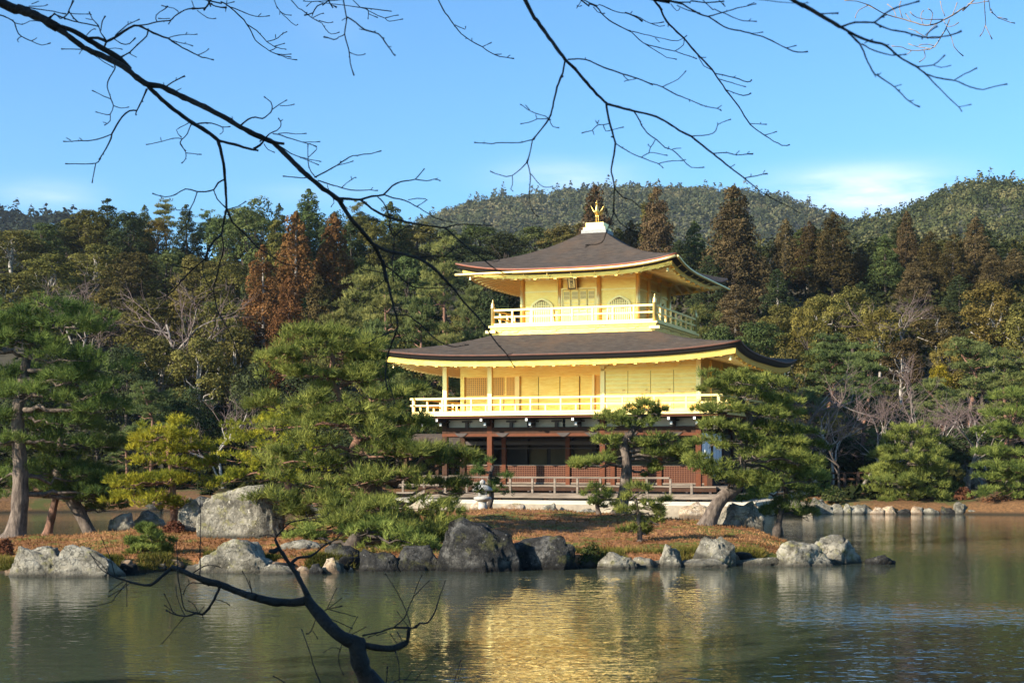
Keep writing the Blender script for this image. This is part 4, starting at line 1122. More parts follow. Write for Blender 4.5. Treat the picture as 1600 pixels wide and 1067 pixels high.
hill([(1080,460),(1200,400),(1290,352),(1340,336),(1390,325),(1420,312),(1450,296),(1480,281),(1520,274),(1560,277),(1600,276),(1660,268),(1760,280),(1900,330),(2100,400)],
     430, 250, "right_hill_wood", "olive-green wood on the nearer round hill at right", 3600, M['far_leaf2'], 2, (1.5,2.7), .36, 66)
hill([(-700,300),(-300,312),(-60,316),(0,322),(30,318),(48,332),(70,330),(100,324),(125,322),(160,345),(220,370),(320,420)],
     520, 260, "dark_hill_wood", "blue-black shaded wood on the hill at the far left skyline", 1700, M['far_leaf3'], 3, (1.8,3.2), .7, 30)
# ================================================================ pines that stand apart
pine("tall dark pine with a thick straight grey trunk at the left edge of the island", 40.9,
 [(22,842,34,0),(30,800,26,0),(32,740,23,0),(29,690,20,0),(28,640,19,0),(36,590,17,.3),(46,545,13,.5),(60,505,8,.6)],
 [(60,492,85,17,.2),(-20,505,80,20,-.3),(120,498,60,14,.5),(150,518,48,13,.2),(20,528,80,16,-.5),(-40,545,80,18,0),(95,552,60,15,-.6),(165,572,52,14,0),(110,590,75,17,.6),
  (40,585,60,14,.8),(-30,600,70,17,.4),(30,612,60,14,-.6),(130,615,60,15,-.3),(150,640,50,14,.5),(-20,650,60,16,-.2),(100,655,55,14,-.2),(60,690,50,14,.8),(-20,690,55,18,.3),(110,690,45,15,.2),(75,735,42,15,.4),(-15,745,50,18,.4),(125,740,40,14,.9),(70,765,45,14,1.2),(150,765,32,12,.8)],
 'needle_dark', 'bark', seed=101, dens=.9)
pine("dark pine with a slanting forked trunk leaning over the back shore at left", 42.3,
 [(142,836,16,0),(124,800,20,0),(106,772,18,0),(90,740,14,.2),(95,705,12,.4),(92,660,9,.5)],
 [(65,665,45,15,0),(120,660,45,15,.4),(150,690,45,15,.3),(95,705,45,14,-.2),(150,735,36,13,.4),(60,725,40,14,.3),(100,755,48,15,0),(150,775,40,12,.3),(165,790,30,10,.2)],
 'needle_dark', 'bark', seed=102)
pine("thin leaning trunk with dark needles close behind the tall left pine", 42.6,
 [(74,836,14,0),(82,800,12,0),(88,770,10,0),(84,735,8,.2)],
 [(70,740,40,14,.3),(45,760,40,14,.2),(95,728,36,13,.5)], 'needle_dark', 'bark_red', seed=103)
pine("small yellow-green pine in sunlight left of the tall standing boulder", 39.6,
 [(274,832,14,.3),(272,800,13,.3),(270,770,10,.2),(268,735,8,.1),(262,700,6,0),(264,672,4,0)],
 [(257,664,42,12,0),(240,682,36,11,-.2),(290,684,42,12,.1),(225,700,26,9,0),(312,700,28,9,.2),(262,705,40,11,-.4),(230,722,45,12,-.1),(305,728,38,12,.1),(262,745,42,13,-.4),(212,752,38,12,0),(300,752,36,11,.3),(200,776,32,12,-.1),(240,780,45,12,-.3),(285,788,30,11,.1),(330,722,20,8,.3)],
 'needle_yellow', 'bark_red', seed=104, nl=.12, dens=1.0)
pine("bright yellow-green low pine spreading behind the tall standing boulder", 47.0,
 [(455,790,14,0),(450,755,11,0),(438,720,9,0),(430,690,6,0),(430,665,4,0)],
 [(425,655,44,12,0),(380,668,34,11,0),(470,660,40,11,.2),(392,690,48,12,-.2),(450,695,50,12,-.3),(372,715,40,12,0),(425,722,45,11,-.4),(480,722,40,12,.1),(405,745,48,12,-.2),(460,748,42,11,0),(368,742,26,10,.2),(420,768,40,11,0)],
 'needle_yellow', 'bark_red', seed=105, nl=.13, dens=.95)
pine("big spreading cloud-pruned pine with bare reddish boughs at the centre of the island", 38.2,
 [(598,806,34,.4),(594,780,26,.2),(572,752,22,0),(556,728,19,0),(552,705,17,0),(560,685,15,.2),(548,668,13,.3),(545,640,12,.3),(528,612,11,.2),(515,590,10,.1),(520,560,8,.0),(505,535,6,0)],
 [(470,522,40,13,0),(525,524,40,13,.3),(560,540,40,12,.2),(445,545,36,12,-.2),(500,545,40,12,-.3),(575,560,32,11,.4),(440,578,44,13,.2),(490,582,46,12,-.4),(545,588,42,13,-.2),(595,585,36,12,.2),(635,610,34,12,.6),(600,615,42,13,-.2),
  (430,630,42,14,.1),(480,628,48,14,-.5),(540,638,46,13,-.6),(600,650,42,13,-.3),(640,655,28,11,.2),(450,660,40,12,-.1),(520,660,52,13,-.7),(580,675,46,12,-.7),(640,680,34,11,0),
  (490,690,42,12,-.6),(600,705,48,13,-.6),(650,705,42,12,-.2),(700,708,42,12,0),(690,722,36,11,.2),(520,720,40,12,-.8),(440,715,40,13,-.4),(470,745,50,13,-.8),(560,748,50,13,-1.0),(620,742,48,13,-.6),(690,752,46,13,-.2),(720,762,28,11,.1),
  (430,775,40,13,-.8),(490,778,50,13,-1.1),(560,790,54,13,-1.2),(630,788,50,13,-.8),(690,790,36,12,-.3),(650,808,46,13,-.9),(710,815,36,12,-.6),(470,800,40,12,-1.0),(600,818,52,13,-1.3),(545,812,44,12,-1.4),(670,832,46,13,-1.3),(705,842,34,11,-1.1),(500,815,38,11,-1.3)],
 'needle', 'bark_red', seed=106, dens=1.0)
pine("low pine with a stout dark trunk hanging to the water at the island's centre", 35.3,
 [(540,878,36,.3),(548,858,30,.2),(560,840,22,0),(575,826,14,-.1)],
 [(580,822,38,12,0),(620,838,40,12,0),(655,846,34,11,.1),(600,855,38,11,-.1),(645,862,32,10,0),(480,832,34,11,.3),(468,842,26,9,.2),(560,832,30,10,.2)],
 'needle', 'bark_dark', seed=107, nl=.16, dens=.7)
pine("slender pine with a pale straight trunk in front of the pavilion's ground floor", 44.0,
 [(968,806,26,0),(974,775,19,0),(979,740,17,0),(978,712,15,0),(975,690,12,0),(990,672,9,0),(1002,650,6,.1)],
 [(1010,636,26,8,0),(985,645,22,7,0),(1030,642,16,7,.1),(960,655,28,9,-.1),(1000,662,40,11,.1),(945,688,28,9,0),(985,682,46,11,-.3),(1035,686,40,11,.1),(1060,700,22,9,.2),(1020,705,34,10,.3),(915,722,26,9,.2),(940,716,26,9,-.2),(1020,735,14,8,.4),(1055,710,26,9,.0)],
 'needle', 'bark', seed=108, nl=.14)
pine("broad pine on a curved leaning trunk near the pavilion's right corner", 41.3,
 [(1104,824,27,0),(1114,800,24,0),(1128,778,21,.1),(1152,760,18,.2),(1160,735,14,.3),(1158,705,12,.3),(1166,680,12,.3),(1172,655,10,.3),(1160,630,9,.2),(1150,605,6,.1)],
 [(1150,590,44,12,0),(1195,598,40,13,.2),(1115,602,24,9,-.2),(1170,615,48,13,-.4),(1220,625,32,13,.3),(1130,635,40,12,-.3),(1100,640,24,9,-.2),(1190,642,44,12,.0),(1235,645,22,10,.4),(1125,662,28,10,-.3),(1205,668,44,12,.2),(1245,675,32,12,.5),
  (1110,690,30,10,-.4),(1145,682,40,11,-.5),(1215,695,42,12,.1),(1265,700,26,11,.6),(1180,708,46,12,-.5),(1250,715,36,12,.3),(1085,722,24,9,-.3),(1115,728,40,11,-.6),(1170,745,36,11,-.5),(1125,745,34,11,-.7),(1230,730,40,14,.8),(1260,745,34,14,1.2)],
 'needle', 'bark', seed=109, nl=.15)
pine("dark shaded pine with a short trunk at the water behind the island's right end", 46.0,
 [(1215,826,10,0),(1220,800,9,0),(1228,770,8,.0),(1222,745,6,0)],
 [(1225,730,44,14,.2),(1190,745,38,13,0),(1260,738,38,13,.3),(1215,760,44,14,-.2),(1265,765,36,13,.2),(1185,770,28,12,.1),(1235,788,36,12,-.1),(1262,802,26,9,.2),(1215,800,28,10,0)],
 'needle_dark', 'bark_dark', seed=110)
pine("little upright pine on the island shore above the upright squarish rock", 37.3,
 [(1000,852,9,0),(999,825,7,0),(997,800,6,0),(992,775,4,0)],
 [(1002,764,24,9,0),(985,775,20,8,0),(1012,790,24,9,.1),(982,800,22,9,-.1),(1030,800,18,8,.1),(1015,812,26,9,-.1),(980,826,18,8,0),(1010,830,22,8,.0),(1030,814,20,7,0),(1035,785,12,6,.1)],
 'needle', 'bark', seed=111, nl=.17, dens=.5)
pine("tiny young pine left of the slender pale-trunked pine", 44.0,
 [(936,806,8,0),(932,785,6,0),(930,765,4,0)],
 [(935,758,16,7,0),(922,770,13,6,0),(946,772,14,6,.1),(930,782,16,6,-.1),(950,788,12,5,0)], 'needle', 'bark', seed=112, nl=.17, dens=.5)
pine("small windblown pine on the shore between the boulder pair and the broad whitish boulder", 34.0,
 [(214,884,10,0),(220,866,9,0),(232,857,7,0),(240,845,5,0)],
 [(235,834,22,8,0),(215,845,18,7,0),(255,848,20,8,.1),(225,855,22,7,-.1),(250,862,16,7,0),(228,828,14,6,.1)], 'needle', 'bark_dark', seed=113, nl=.10, dens=.9)
pine("small dark pine right beside the stone lantern", 47.5,
 [(762,800,9,0),(768,775,8,0),(765,750,7,0),(770,728,5,0)],
 [(765,722,24,7,0),(748,735,16,7,0),(782,742,20,8,.1),(760,755,24,8,-.2),(785,752,16,7,0),(772,772,28,10,.1),(755,765,18,8,-.1)], 'needle_dark', 'bark_dark', seed=114, nl=.17, dens=.5)
pine("round cloud-pruned pine on the right bank in front of the bare trees", 68.5,
 [(1404,788,13,0),(1406,765,11,0),(1415,740,9,0),(1422,715,7,0),(1425,690,5,0)],
 [(1425,672,36,9,0),(1400,685,26,8,0),(1450,688,38,10,.2),(1425,700,48,10,-.5),(1385,708,28,9,0),(1465,712,34,10,.4),(1420,718,50,10,-.7),(1382,735,34,9,0),(1450,738,46,10,-.4),(1480,728,18,8,.5),(1400,750,46,10,-.6),(1450,755,46,10,-.3),(1368,768,32,10,0),(1430,772,46,10,-.8),(1465,775,30,9,-.1),(1390,785,34,8,-.5),(1445,788,32,8,-.5)],
 'needle', 'bark', seed=115, nl=.20, nw=.026)
pine("wide loose pine at the right edge of the picture above the bank", 67.0,
 [(1578,785,13,0),(1580,750,11,0),(1584,715,9,0),(1580,680,7,0),(1588,640,5,0)],
 [(1590,618,44,11,0),(1620,640,50,12,.2),(1575,645,38,10,-.3),(1560,672,36,10,0),(1610,675,50,12,-.3),(1555,705,36,10,-.2),(1600,708,50,11,-.5),(1570,728,44,10,-.6),(1550,745,34,10,-.2),(1600,745,50,11,-.4),(1560,765,38,10,-.5),(1610,770,44,10,0)],
 'needle', 'bark_red', seed=116, nl=.20, nw=.026)
# ================================================================ forest round the pond
M['lf_olive'] = leaf_mat("olive_forest_leaves", (0.051,0.053,0.017), (0.229,0.195,0.052), (0.128,0.116,0.033), .3, .22, .35)
M['lf_green'] = leaf_mat("green_forest_leaves", (0.037,0.054,0.022), (0.149,0.170,0.056), (0.086,0.107,0.035), .3, .2, .35)
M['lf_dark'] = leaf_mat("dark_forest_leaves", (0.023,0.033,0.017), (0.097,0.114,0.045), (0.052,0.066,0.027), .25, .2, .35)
M['lf_cedar'] = leaf_mat("brown_cedar_leaves", (0.043,0.032,0.017), (0.199,0.136,0.063), (0.108,0.078,0.037), .2, .2, .35)
M['lf_cedar_olive'] = leaf_mat("olive_cedar_leaves", (0.029,0.025,0.011), (0.130,0.095,0.036), (0.073,0.056,0.022), .2, .18, .35)
M['lf_rust'] = leaf_mat("rust_conifer_leaves", (0.068,0.036,0.014), (0.28,0.145,0.052), (0.155,0.080,0.029), .25, .15, .35)
M['lf_gold'] = leaf_mat("golden_leaves", (0.070,0.060,0.018), (0.270,0.220,0.058), (0.160,0.132,0.034), .35, .15, .35)
M['lf_yellow'] = leaf_mat("yellow_leaves", (0.13,0.10,0.012), (0.42,0.31,0.035), None, .35, .1, .5)
M['lf_farpine'] = leaf_mat("forest_pine_needles", (0.048,0.071,0.029), (0.209,0.238,0.080), (0.120,0.145,0.050), .3, .16, .45)
M['lf_farpine_light'] = leaf_mat("light_forest_pine_needles", (0.070,0.087,0.028), (0.287,0.279,0.086), (0.176,0.180,0.057), .3, .16, .45)
M['twig'] = mat("winter_twigs", (0.20,0.14,0.125), .95, var=.3, vscale=2)
M['bare_bark'] = mat("silver_bark", (0.29, 0.25, 0.21), .9, col2=(0.12,0.10,0.085), vscale=3, spec=.2)

def lobe_leaves(C, Rr, n, size, rng, flat=.8, up=.35, lower=.35):
    k = len(C); u = unit(rng.normal(0,1,(k,n,3))); neg = u[:,:,2] < 0
    flip = neg & (rng.uniform(0,1,(k,n)) > lower); u[:,:,2] = np.where(flip, -u[:,:,2], u[:,:,2])
    rad = rng.uniform(.72,1.08,(k,n,1))
    P = C[:,None,:] + u*Rr[:,None,None]*rad*np.array([1,1,flat])
    return leaf_quads(P.reshape(-1,3), u.reshape(-1,3)+np.array([0,0,up]), size, rng, .62, .55)
class Proto: pass
def proto(kind, seed):
    """a tree about 14 m tall: crown mesh and trunk mesh"""
    rng = np.random.default_rng(seed*31+7); m = MB(); p = Proto(); H = 14.0; p.H = H
    if kind == 'broad':
        Rw = 4.2; C = []; Rr = []
        n = 46
        while len(C) < n:
            q = rng.uniform(-1,1,3)
            if np.linalg.norm(q) > 1 or np.linalg.norm(q) < .45: continue
            ce = np.array([q[0]*Rw*.85*(1.05-.28*q[2]), q[1]*Rw*.85*(1.05-.28*q[2]), 8.4+q[2]*4.6]); ce += rng.normal(0,.25,3)
            C.append(ce); Rr.append(rng.uniform(.85,1.5))
        C = np.array(C); Rr = np.array(Rr); V, F = lobe_leaves(C, Rr, 165, .165, rng)
        m.tube([(0,0,-1.5),(.1,0,1.5),(.0,.2,4),(.25,.1,7),(.1,0,10.5)], [.34,.28,.24,.17,.05], 8)
        for i in range(0,n,3): limb(m, (rng.normal(0,.1),0,rng.uniform(3,7.5)), C[i]-np.array([0,0,.4]), .11, .03, rng, n=4, wob=.07, sides=5)
        p.w = Rw*1.12
    elif kind in ('cedar','conifer'):
        Rw = 3.6 if kind == 'cedar' else 3.7; C = []; Rr = []
        z = 2.2 if kind == 'cedar' else 2.6
        lean = rng.normal(0,.25,2)
        while z < H-.5:
            t = (z-2)/(H-2); R0 = Rw*(1-t)**.72*rng.uniform(.78,1.1)+.12; k = max(2,int(5.5*R0/1.3)); a0 = rng.uniform(0,6.28)
            for i in range(k):
                a = a0+6.283*i/k+rng.normal(0,.25); rr = R0*rng.uniform(.5,.95)
                C.append((math.cos(a)*rr+lean[0]*t, math.sin(a)*rr+lean[1]*t, z-.35*rr/Rw+rng.normal(0,.2))); Rr.append(rng.uniform(.6,1.15)*(1-.35*t))
            z += rng.uniform(.62,.9)
        C.append((lean[0],lean[1],H-.55)); Rr.append(.42); C.append((lean[0],lean[1],H-.15)); Rr.append(.22)
        C = np.array(C); Rr = np.array(Rr); V, F = lobe_leaves(C, Rr, 120 if kind == 'cedar' else 90, .13 if kind == 'cedar' else .14, rng, flat=.95 if kind == 'cedar' else .7, up=.2, lower=.55)
        m.tube([(0,0,-1.5),(0,0,3),(lean[0]*.5,lean[1]*.5,8),(lean[0],lean[1],H-.5)], [.30,.25,.16,.03], 8)
        for i in range(0,len(C),5): limb(m, (0,0,max(1,C[i][2]+.3)), C[i], .05, .015, rng, n=3, wob=.04, sides=4)
        p.w = Rw*1.12
    elif kind == 'pine':
        Rw = 4.4; C = []; Rr = []; pads = []
        spine = [np.array([0,0,-1.]), np.array([rng.normal(0,.3),rng.normal(0,.3),4]), np.array([rng.normal(0,.7),rng.normal(0,.7),8.5]), np.array([rng.normal(0,.8),rng.normal(0,.8),12.8])]
        m.tube(spine, [.30,.23,.16,.05], 8)
        for i in range(21):
            t = rng.uniform(0,1)**.8; z = 4.6+9*t; a = i*2.4+rng.normal(0,.3); rr = Rw*(1-t)**.6*rng.uniform(.35,.85)
            c = np.array([math.cos(a)*rr, math.sin(a)*rr, z-.1*rr]); b = spine[2]*(.4+.6*t); pads.append(c)
            limb(m, (b[0]*.8,b[1]*.8,min(z-.8,12)), c-np.array([0,0,.2]), .08, .025, rng, n=4, wob=.06, sides=5)
            for k in range(9):
                C.append(c+np.array([rng.normal(0,.75),rng.normal(0,.75),rng.normal(.1,.16)])); Rr.append(rng.uniform(.4,.72))
        C = np.array(C); Rr = np.array(Rr); k = len(C); n = 15
        u = unit(rng.normal(0,1,(k,n,3))); u[:,:,2] = np.abs(u[:,:,2])*rng.choice([1,1,1,-.4],(k,n))
        P = (C[:,None,:]+u*Rr[:,None,None]*np.array([1,1,.55])*rng.uniform(.5,1,(k,n,1))).reshape(-1,3)
        V, F = needle_tufts(P, unit(u.reshape(-1,3)+np.array([0,0,.8])), 5, .36, .075, .45, rng)
        p.w = Rw*1.05
    elif kind == 'bare':
        segs = []
        def grow(p0, d, L, r, lev):
            n = 3; pts = [p0]; cur = p0; dd = d
            for i in range(n):
                dd = unit(dd + rng.normal(0,.17,3) + np.array([0,0,.05])); cur = cur + dd*L/n; pts.append(cur)
            m2 = m if lev < 3 else tw
            m2.tube(pts, [r*(1-.4*i/n) for i in range(n+1)], 6 if lev < 2 else (4 if lev < 3 else 3), cap=False)
            if lev >= 5: return
            kids = 3 if lev < 4 else 3
            for k in range(kids):
                f = rng.uniform(.45,1.0) if k else 1.0; j = pts[min(n,int(round(f*n)))]
                s = unit(dd*1.0 + rng.normal(0,.62 if lev else .5,3)*np.array([1,1,.6]) + np.array([0,0,.08]))
                grow(j, s, L*rng.uniform(.62,.85), max(.012, r*.56), lev+1)
        tw = MB(); grow(np.array([0,0,-.5]), np.array([rng.normal(0,.1),rng.normal(0,.1),1.0]), 5.2, .24, 0)
        p.trunk = m; Vt = np.array([tuple(v) for v in tw.v]); zz = Vt[:,2].max(); p.H = zz; p.w = np.percentile(np.abs(Vt[:,0]), 97)
        V, F = Vt, np.array([f for f in tw.f])
    p.crown = np_mesh("crown", V, F, M['twig'] if kind == 'bare' else M['lf_olive'])
    me = bpy.data.meshes.new("trunk"); me.from_pydata([tuple(v) for v in m.v], [], m.f); me.materials.append(M['bark_dark']); me.polygons.foreach_set("use_smooth", [True]*len(me.polygons)); me.update(); p.trunk = me
    return p
PROTO = {k: [proto(k, s) for s in range(n)] for k, n in (('broad',5),('cedar',5),('conifer',4),('pine',5),('bare',5))}
KIND_NAME = {'broad':'broadleaf_tree','cedar':'cedar_tree','conifer':'conifer_tree','pine':'forest_pine','bare':'bare_tree'}
CAT = {'broad':'tree','cedar':'cedar tree','conifer':'conifer tree','pine':'pine tree','bare':'bare tree'}
GRP = {'broad':'broadleaf trees of the forest behind the pond','cedar':'brown cedars behind the pavilion','conifer':'dark conifers of the forest','pine':'pines of the forest edge','bare':'leafless trees on the far bank'}
frng = random.Random(5)
def forest_tree(px, top, hw, Y, kind, leaf, label, bark='bark_dark', v=None, group=None):
    pr = PROTO[kind][frng.randrange(len(PROTO[kind])) if v is None else v]
    x = (px-800)/F_PX*Y; gz = land_z(x, Y); zt = CAM_H-(top-HOR)/F_PX*Y
    h = max(2.0, zt-gz); w = hw*Y/F_PX
    s = h/pr.H; lo = {'broad':.72,'cedar':.9,'conifer':.6,'pine':.75,'bare':1.05}[kind]; sx = max(lo*s, min(1.25*w/pr.w, 1.9*s))
    root = empty(KIND_NAME[kind], (x, Y, gz)); root.rotation_euler = (0,0,frng.uniform(0,6.28)); root.scale = (sx, sx, s)
    tag(root, label, CAT[kind], group or GRP[kind])
    for nm, me, mt in (("trunk", pr.trunk, M[bark]), ("crown", pr.crown, M[leaf])):
        o = link(nm, me, root); o.material_slots[0].link = 'OBJECT'; o.material_slots[0].material = mt
    return root
T = forest_tree
# ---- left skyline row
T(18,352,46,128,'broad','lf_olive',"hazy brown-olive tree at the left edge of the picture below the dark hill",'bark_pale')
T(66,346,34,131,'broad','lf_green',"green round tree just right of the dark hill on the left skyline")
T(104,338,30,134,'broad','lf_dark',"dark tree in front of the hill notch on the left skyline")
T(136,326,40,133,'broad','lf_olive',"olive domed tree left of the tallest left skyline conifer")
T(170,311,30,135,'conifer','lf_dark',"tallest blackish conifer on the left part of the skyline")
T(203,324,36,131,'broad','lf_dark',"dark spreading tree right of the tallest left skyline conifer")
T(226,320,18,139,'conifer','lf_green',"thin light conifer behind the dark spreading tree on the left skyline")
T(258,311,22,139,'pine','lf_farpine_light',"loose open pine above the little orange tree on the skyline")
T(247,336,20,134,'broad','lf_gold',"little orange-gold tree on the left skyline")
T(292,320,24,137,'conifer','lf_dark',"dark pointed conifer above the hanging forked branch")
T(322,326,24,138,'pine','lf_farpine',"sparse pine on the skyline left of the hanging forked branch")
T(350,336,32,131,'broad','lf_green',"rounded green tree behind the hanging forked branch")
T(398,305,42,130,'broad','lf_green',"big dark-green domed tree left above the rust-coloured conifers")
T(438,318,22,135,'conifer','lf_dark',"narrow dark conifer between two big skyline trees")
T(482,295,42,134,'conifer','lf_green',"highest blue-green conifer of the left skyline")
T(522,326,28,132,'broad','lf_dark',"dark tree right of the highest blue-green conifer")
T(558,312,15,142,'pine','lf_farpine_light',"single loose pine seen far off over the left skyline")
T(584,338,32,133,'broad','lf_olive',"olive tree under the fork of the long foreground branch")
T(612,315,36,136,'conifer','lf_green',"bluish conifer on the skyline right of the branch fork")
T(654,342,40,138,'broad','lf_olive',"hazy olive tree at the foot of the far hill's left slope")
T(702,352,42,138,'broad','lf_dark',"blackish tree above the left tip of the upper roof")
T(748,345,40,144,'broad','lf_green',"green tree on the slope left of the upper roof")
T(790,362,40,140,'broad','lf_dark',"dark tree behind the left slope of the upper roof")
T(838,352,40,146,'broad','lf_green',"mid-green tree behind the roof midway to the phoenix")
T(880,345,36,144,'broad','lf_olive',"olive tree left of the cedar behind the phoenix")
T(760,395,45,128,'broad','lf_dark',"dense black-green tree beside the upper roof's left slope")
T(820,388,36,128,'broad','lf_dark',"dark tree showing just above the middle of the upper roof's left slope")
# ---- left middle rows
T(22,420,52,112,'broad','lf_olive',"brownish olive tree at the left edge above the tall island pine",'bark_pale')
T(78,392,44,116,'broad','lf_olive',"olive tree left of the pale dead-limbed trunk",'bark_pale')
T(150,378,48,119,'broad','lf_olive',"tawny tree behind the pale dead-limbed trunk",'bark_pale')
T(205,392,46,116,'broad','lf_cedar_olive',"brown-olive tree right of the pale dead-limbed trunk")
T(262,384,44,120,'broad','lf_green',"green tree below the little orange tree")
T(312,392,44,117,'broad','lf_olive',"yellowish olive tree left of the rust-coloured conifers")
T(352,400,42,114,'broad','lf_olive',"olive tree crossed by the hanging branch left of the rust conifers")
T(52,455,52,104,'broad','lf_olive',"dark olive tree above the crown of the tall island pine")
T(108,450,44,106,'broad','lf_green',"green tree below the pale dead limbs")
T(178,448,48,104,'broad','lf_olive',"olive tree in the middle of the left forest")
T(232,455,46,102,'broad','lf_olive',"leafy olive tree around the broken red-brown stub")
T(290,452,46,103,'broad','lf_gold',"golden-olive tree in the middle of the left forest")
T(342,455,44,101,'broad','lf_olive',"olive tree left of the lowest rust conifer",'bark_pale')
T(120,525,46,92,'broad','lf_dark',"dark tree behind the top of the tall island pine")
T(196,528,46,90,'broad','lf_dark',"shadowed tree right of the tall island pine's crown")
T(250,525,46,92,'broad','lf_olive',"olive tree above the yellow-green pine",'bark_pale')
T(308,520,46,91,'broad','lf_olive',"yellow-flecked olive tree left of the purple bare bush",'bark_pale')
T(368,505,42,93,'broad','lf_olive',"olive tree with a pale stump below the rust conifers",'bark_pale')
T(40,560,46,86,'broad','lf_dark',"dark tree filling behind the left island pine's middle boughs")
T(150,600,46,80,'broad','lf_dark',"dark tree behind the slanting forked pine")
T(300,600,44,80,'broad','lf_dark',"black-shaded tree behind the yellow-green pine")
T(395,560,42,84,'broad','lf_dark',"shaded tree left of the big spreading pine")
T(235,590,48,78,'pine','lf_farpine',"dark pine with a red trunk rising above the yellow-green pine",'bark_red')
T(350,600,46,76,'bare','twig',"purple-brown bare bush between the yellow-green pine and the big pine",'bark_pale')
T(200,660,40,74,'pine','lf_farpine',"low dark pine at the back shore left of the yellow-green pine",'bark_red')
T(122,398,60,98,'bare','twig',"pale dead-limbed tree with a thick grey trunk at left",'bare_bark')
T(268,430,40,97,'bare','twig',"thin bare tree among the olive trees of the left forest",'bare_bark')
T(200,470,38,94,'bare','twig',"small leafless tree right of the pale dead-limbed trunk",'bare_bark')
# ---- rust conifers
T(412,384,34,104,'cedar','lf_rust',"leftmost rust-orange conifer beside the olive trees",'bark_pale')
T(462,332,26,108,'cedar','lf_rust',"slim rust conifer with a bare pale stem, between two fuller ones",'bark_pale')
T(520,334,44,110,'cedar','lf_rust',"fullest and tallest rust-orange conifer left of the pavilion")
T(452,432,36,101,'cedar','lf_rust',"low dark rust conifer in front of the slim one")
T(500,430,34,101,'cedar','lf_cedar_olive',"olive-brown conifer under the fullest rust conifer")
# ---- light pines between the rust conifers and the pavilion
T(575,415,56,98,'pine','lf_farpine_light',"light-green forest pine right of the rust conifers")
T(535,468,50,92,'pine','lf_farpine_light',"pale green forest pine under the rust conifers",'bark_red')
T(612,440,48,95,'pine','lf_farpine_light',"yellowish pine behind the hanging branch left of the pavilion",'bark_red')
T(655,462,46,92,'pine','lf_farpine',"mid-green pine left of the pavilion's upper balcony",'bark_red')
T(690,362,34,112,'pine','lf_farpine_light',"tall red-trunked pine left of the upper roof",'bark_red')
T(735,438,36,104,'pine','lf_farpine',"dark pine under the left eave of the upper roof",'bark_red')
T(775,455,34,100,'broad','lf_dark',"dark tree behind the left end of the upper balcony")
T(700,505,44,90,'pine','lf_farpine_light',"bright pine standing over the left end of the lower roof",'bark_red')
T(745,498,40,94,'pine','lf_farpine',"green pine touching the left corner of the upper balcony",'bark_red')
T(590,500,46,86,'pine','lf_farpine',"green pine above the big spreading pine's top",'bark_red')
T(640,540,44,84,'pine','lf_farpine',"pine behind the left tip of the lower roof",'bark_red')
T(680,600,46,82,'pine','lf_farpine',"dark pine behind the left end of the lower balcony",'bark_red')
T(620,600,44,80,'broad','lf_dark',"dark tree behind the big spreading pine's right boughs")
T(560,400,40,112,'broad','lf_olive',"olive tree between the fullest rust conifer and the light pines")
T(640,395,40,116,'broad','lf_green',"green tree behind the light pines left of the upper roof")
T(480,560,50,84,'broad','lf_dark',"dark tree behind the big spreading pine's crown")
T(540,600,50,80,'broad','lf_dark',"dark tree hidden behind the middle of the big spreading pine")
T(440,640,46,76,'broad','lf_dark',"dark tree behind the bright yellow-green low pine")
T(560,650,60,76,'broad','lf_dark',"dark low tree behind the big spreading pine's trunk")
# ---- cedars behind and right of the pavilion
T(931,290,24,130,'cedar','lf_cedar',"reddish-brown cedar straight behind the gilded phoenix",v=0)
T(984,345,30,132,'cedar','lf_cedar',"short brown cedar between the phoenix and the tall twin-topped cedar")
T(1028,292,36,128,'cedar','lf_cedar',"tall brown cedar right of the phoenix",v=1)
T(905,350,30,134,'cedar','lf_cedar_olive',"olive-brown cedar low left of the phoenix")
T(1060,375,34,124,'conifer','lf_dark',"dark conifer above the right tip of the upper roof")
T(1086,345,26,130,'conifer','lf_green',"green pointed conifer left of the largest cedar")
T(1146,292,52,119,'cedar','lf_cedar',"largest brown cedar, broad and shaggy, right of the upper roof",v=2)
T(1108,400,36,117,'conifer','lf_dark',"dark conifer in front of the largest cedar's left side")
T(1190,400,34,118,'cedar','lf_cedar',"brown cedar close right of the largest cedar",'bark_pale')
T(1150,445,46,110,'cedar','lf_cedar',"low brown cedar beside the upper roof's right tip",'bark_pale')
T(1226,342,28,127,'cedar','lf_cedar',"slender reddish cedar right of the largest cedar",'bark_pale')
T(1262,346,28,126,'cedar','lf_cedar_olive',"olive-brown cedar left of the broad mid-right cedar",'bark_pale')
T(1302,333,40,122,'cedar','lf_cedar_olive',"broad olive-brown cedar under the pale cloud",v=3)
T(1346,386,24,124,'cedar','lf_cedar',"small dark red cedar right of the broad olive-brown cedar")
T(1384,366,32,122,'conifer','lf_green',"green conifer among the brown cedars at right")
T(1416,330,24,125,'cedar','lf_cedar',"tall slim brown cedar in front of the right hill",v=0)
T(1452,362,28,123,'cedar','lf_cedar_olive',"olive cedar right of the tall slim one")
T(1488,366,32,119,'cedar','lf_cedar_olive',"bushy olive-brown cedar in the right row of cedars")
T(1522,339,32,122,'cedar','lf_cedar',"second tallest brown cedar in front of the right hill",v=4)
T(1550,388,28,118,'cedar','lf_cedar',"orange-brown cedar below the second tallest right one")
T(1588,388,28,121,'cedar','lf_cedar',"dark reddish cedar at the right edge of the picture")
T(1430,400,30,118,'cedar','lf_cedar',"russet cedar filling between the slim and bushy cedars")
T(1625,370,34,122,'cedar','lf_cedar_olive',"olive cedar cut by the right border of the picture")
T(1215,420,34,112,'conifer','lf_dark',"black conifer with a pale trunk below the slender reddish cedar",'bark_pale')
T(1345,440,34,110,'conifer','lf_dark',"dark conifer under the small red cedar")
T(1500,430,36,110,'conifer','lf_dark',"dark conifer under the bushy olive-brown cedar")
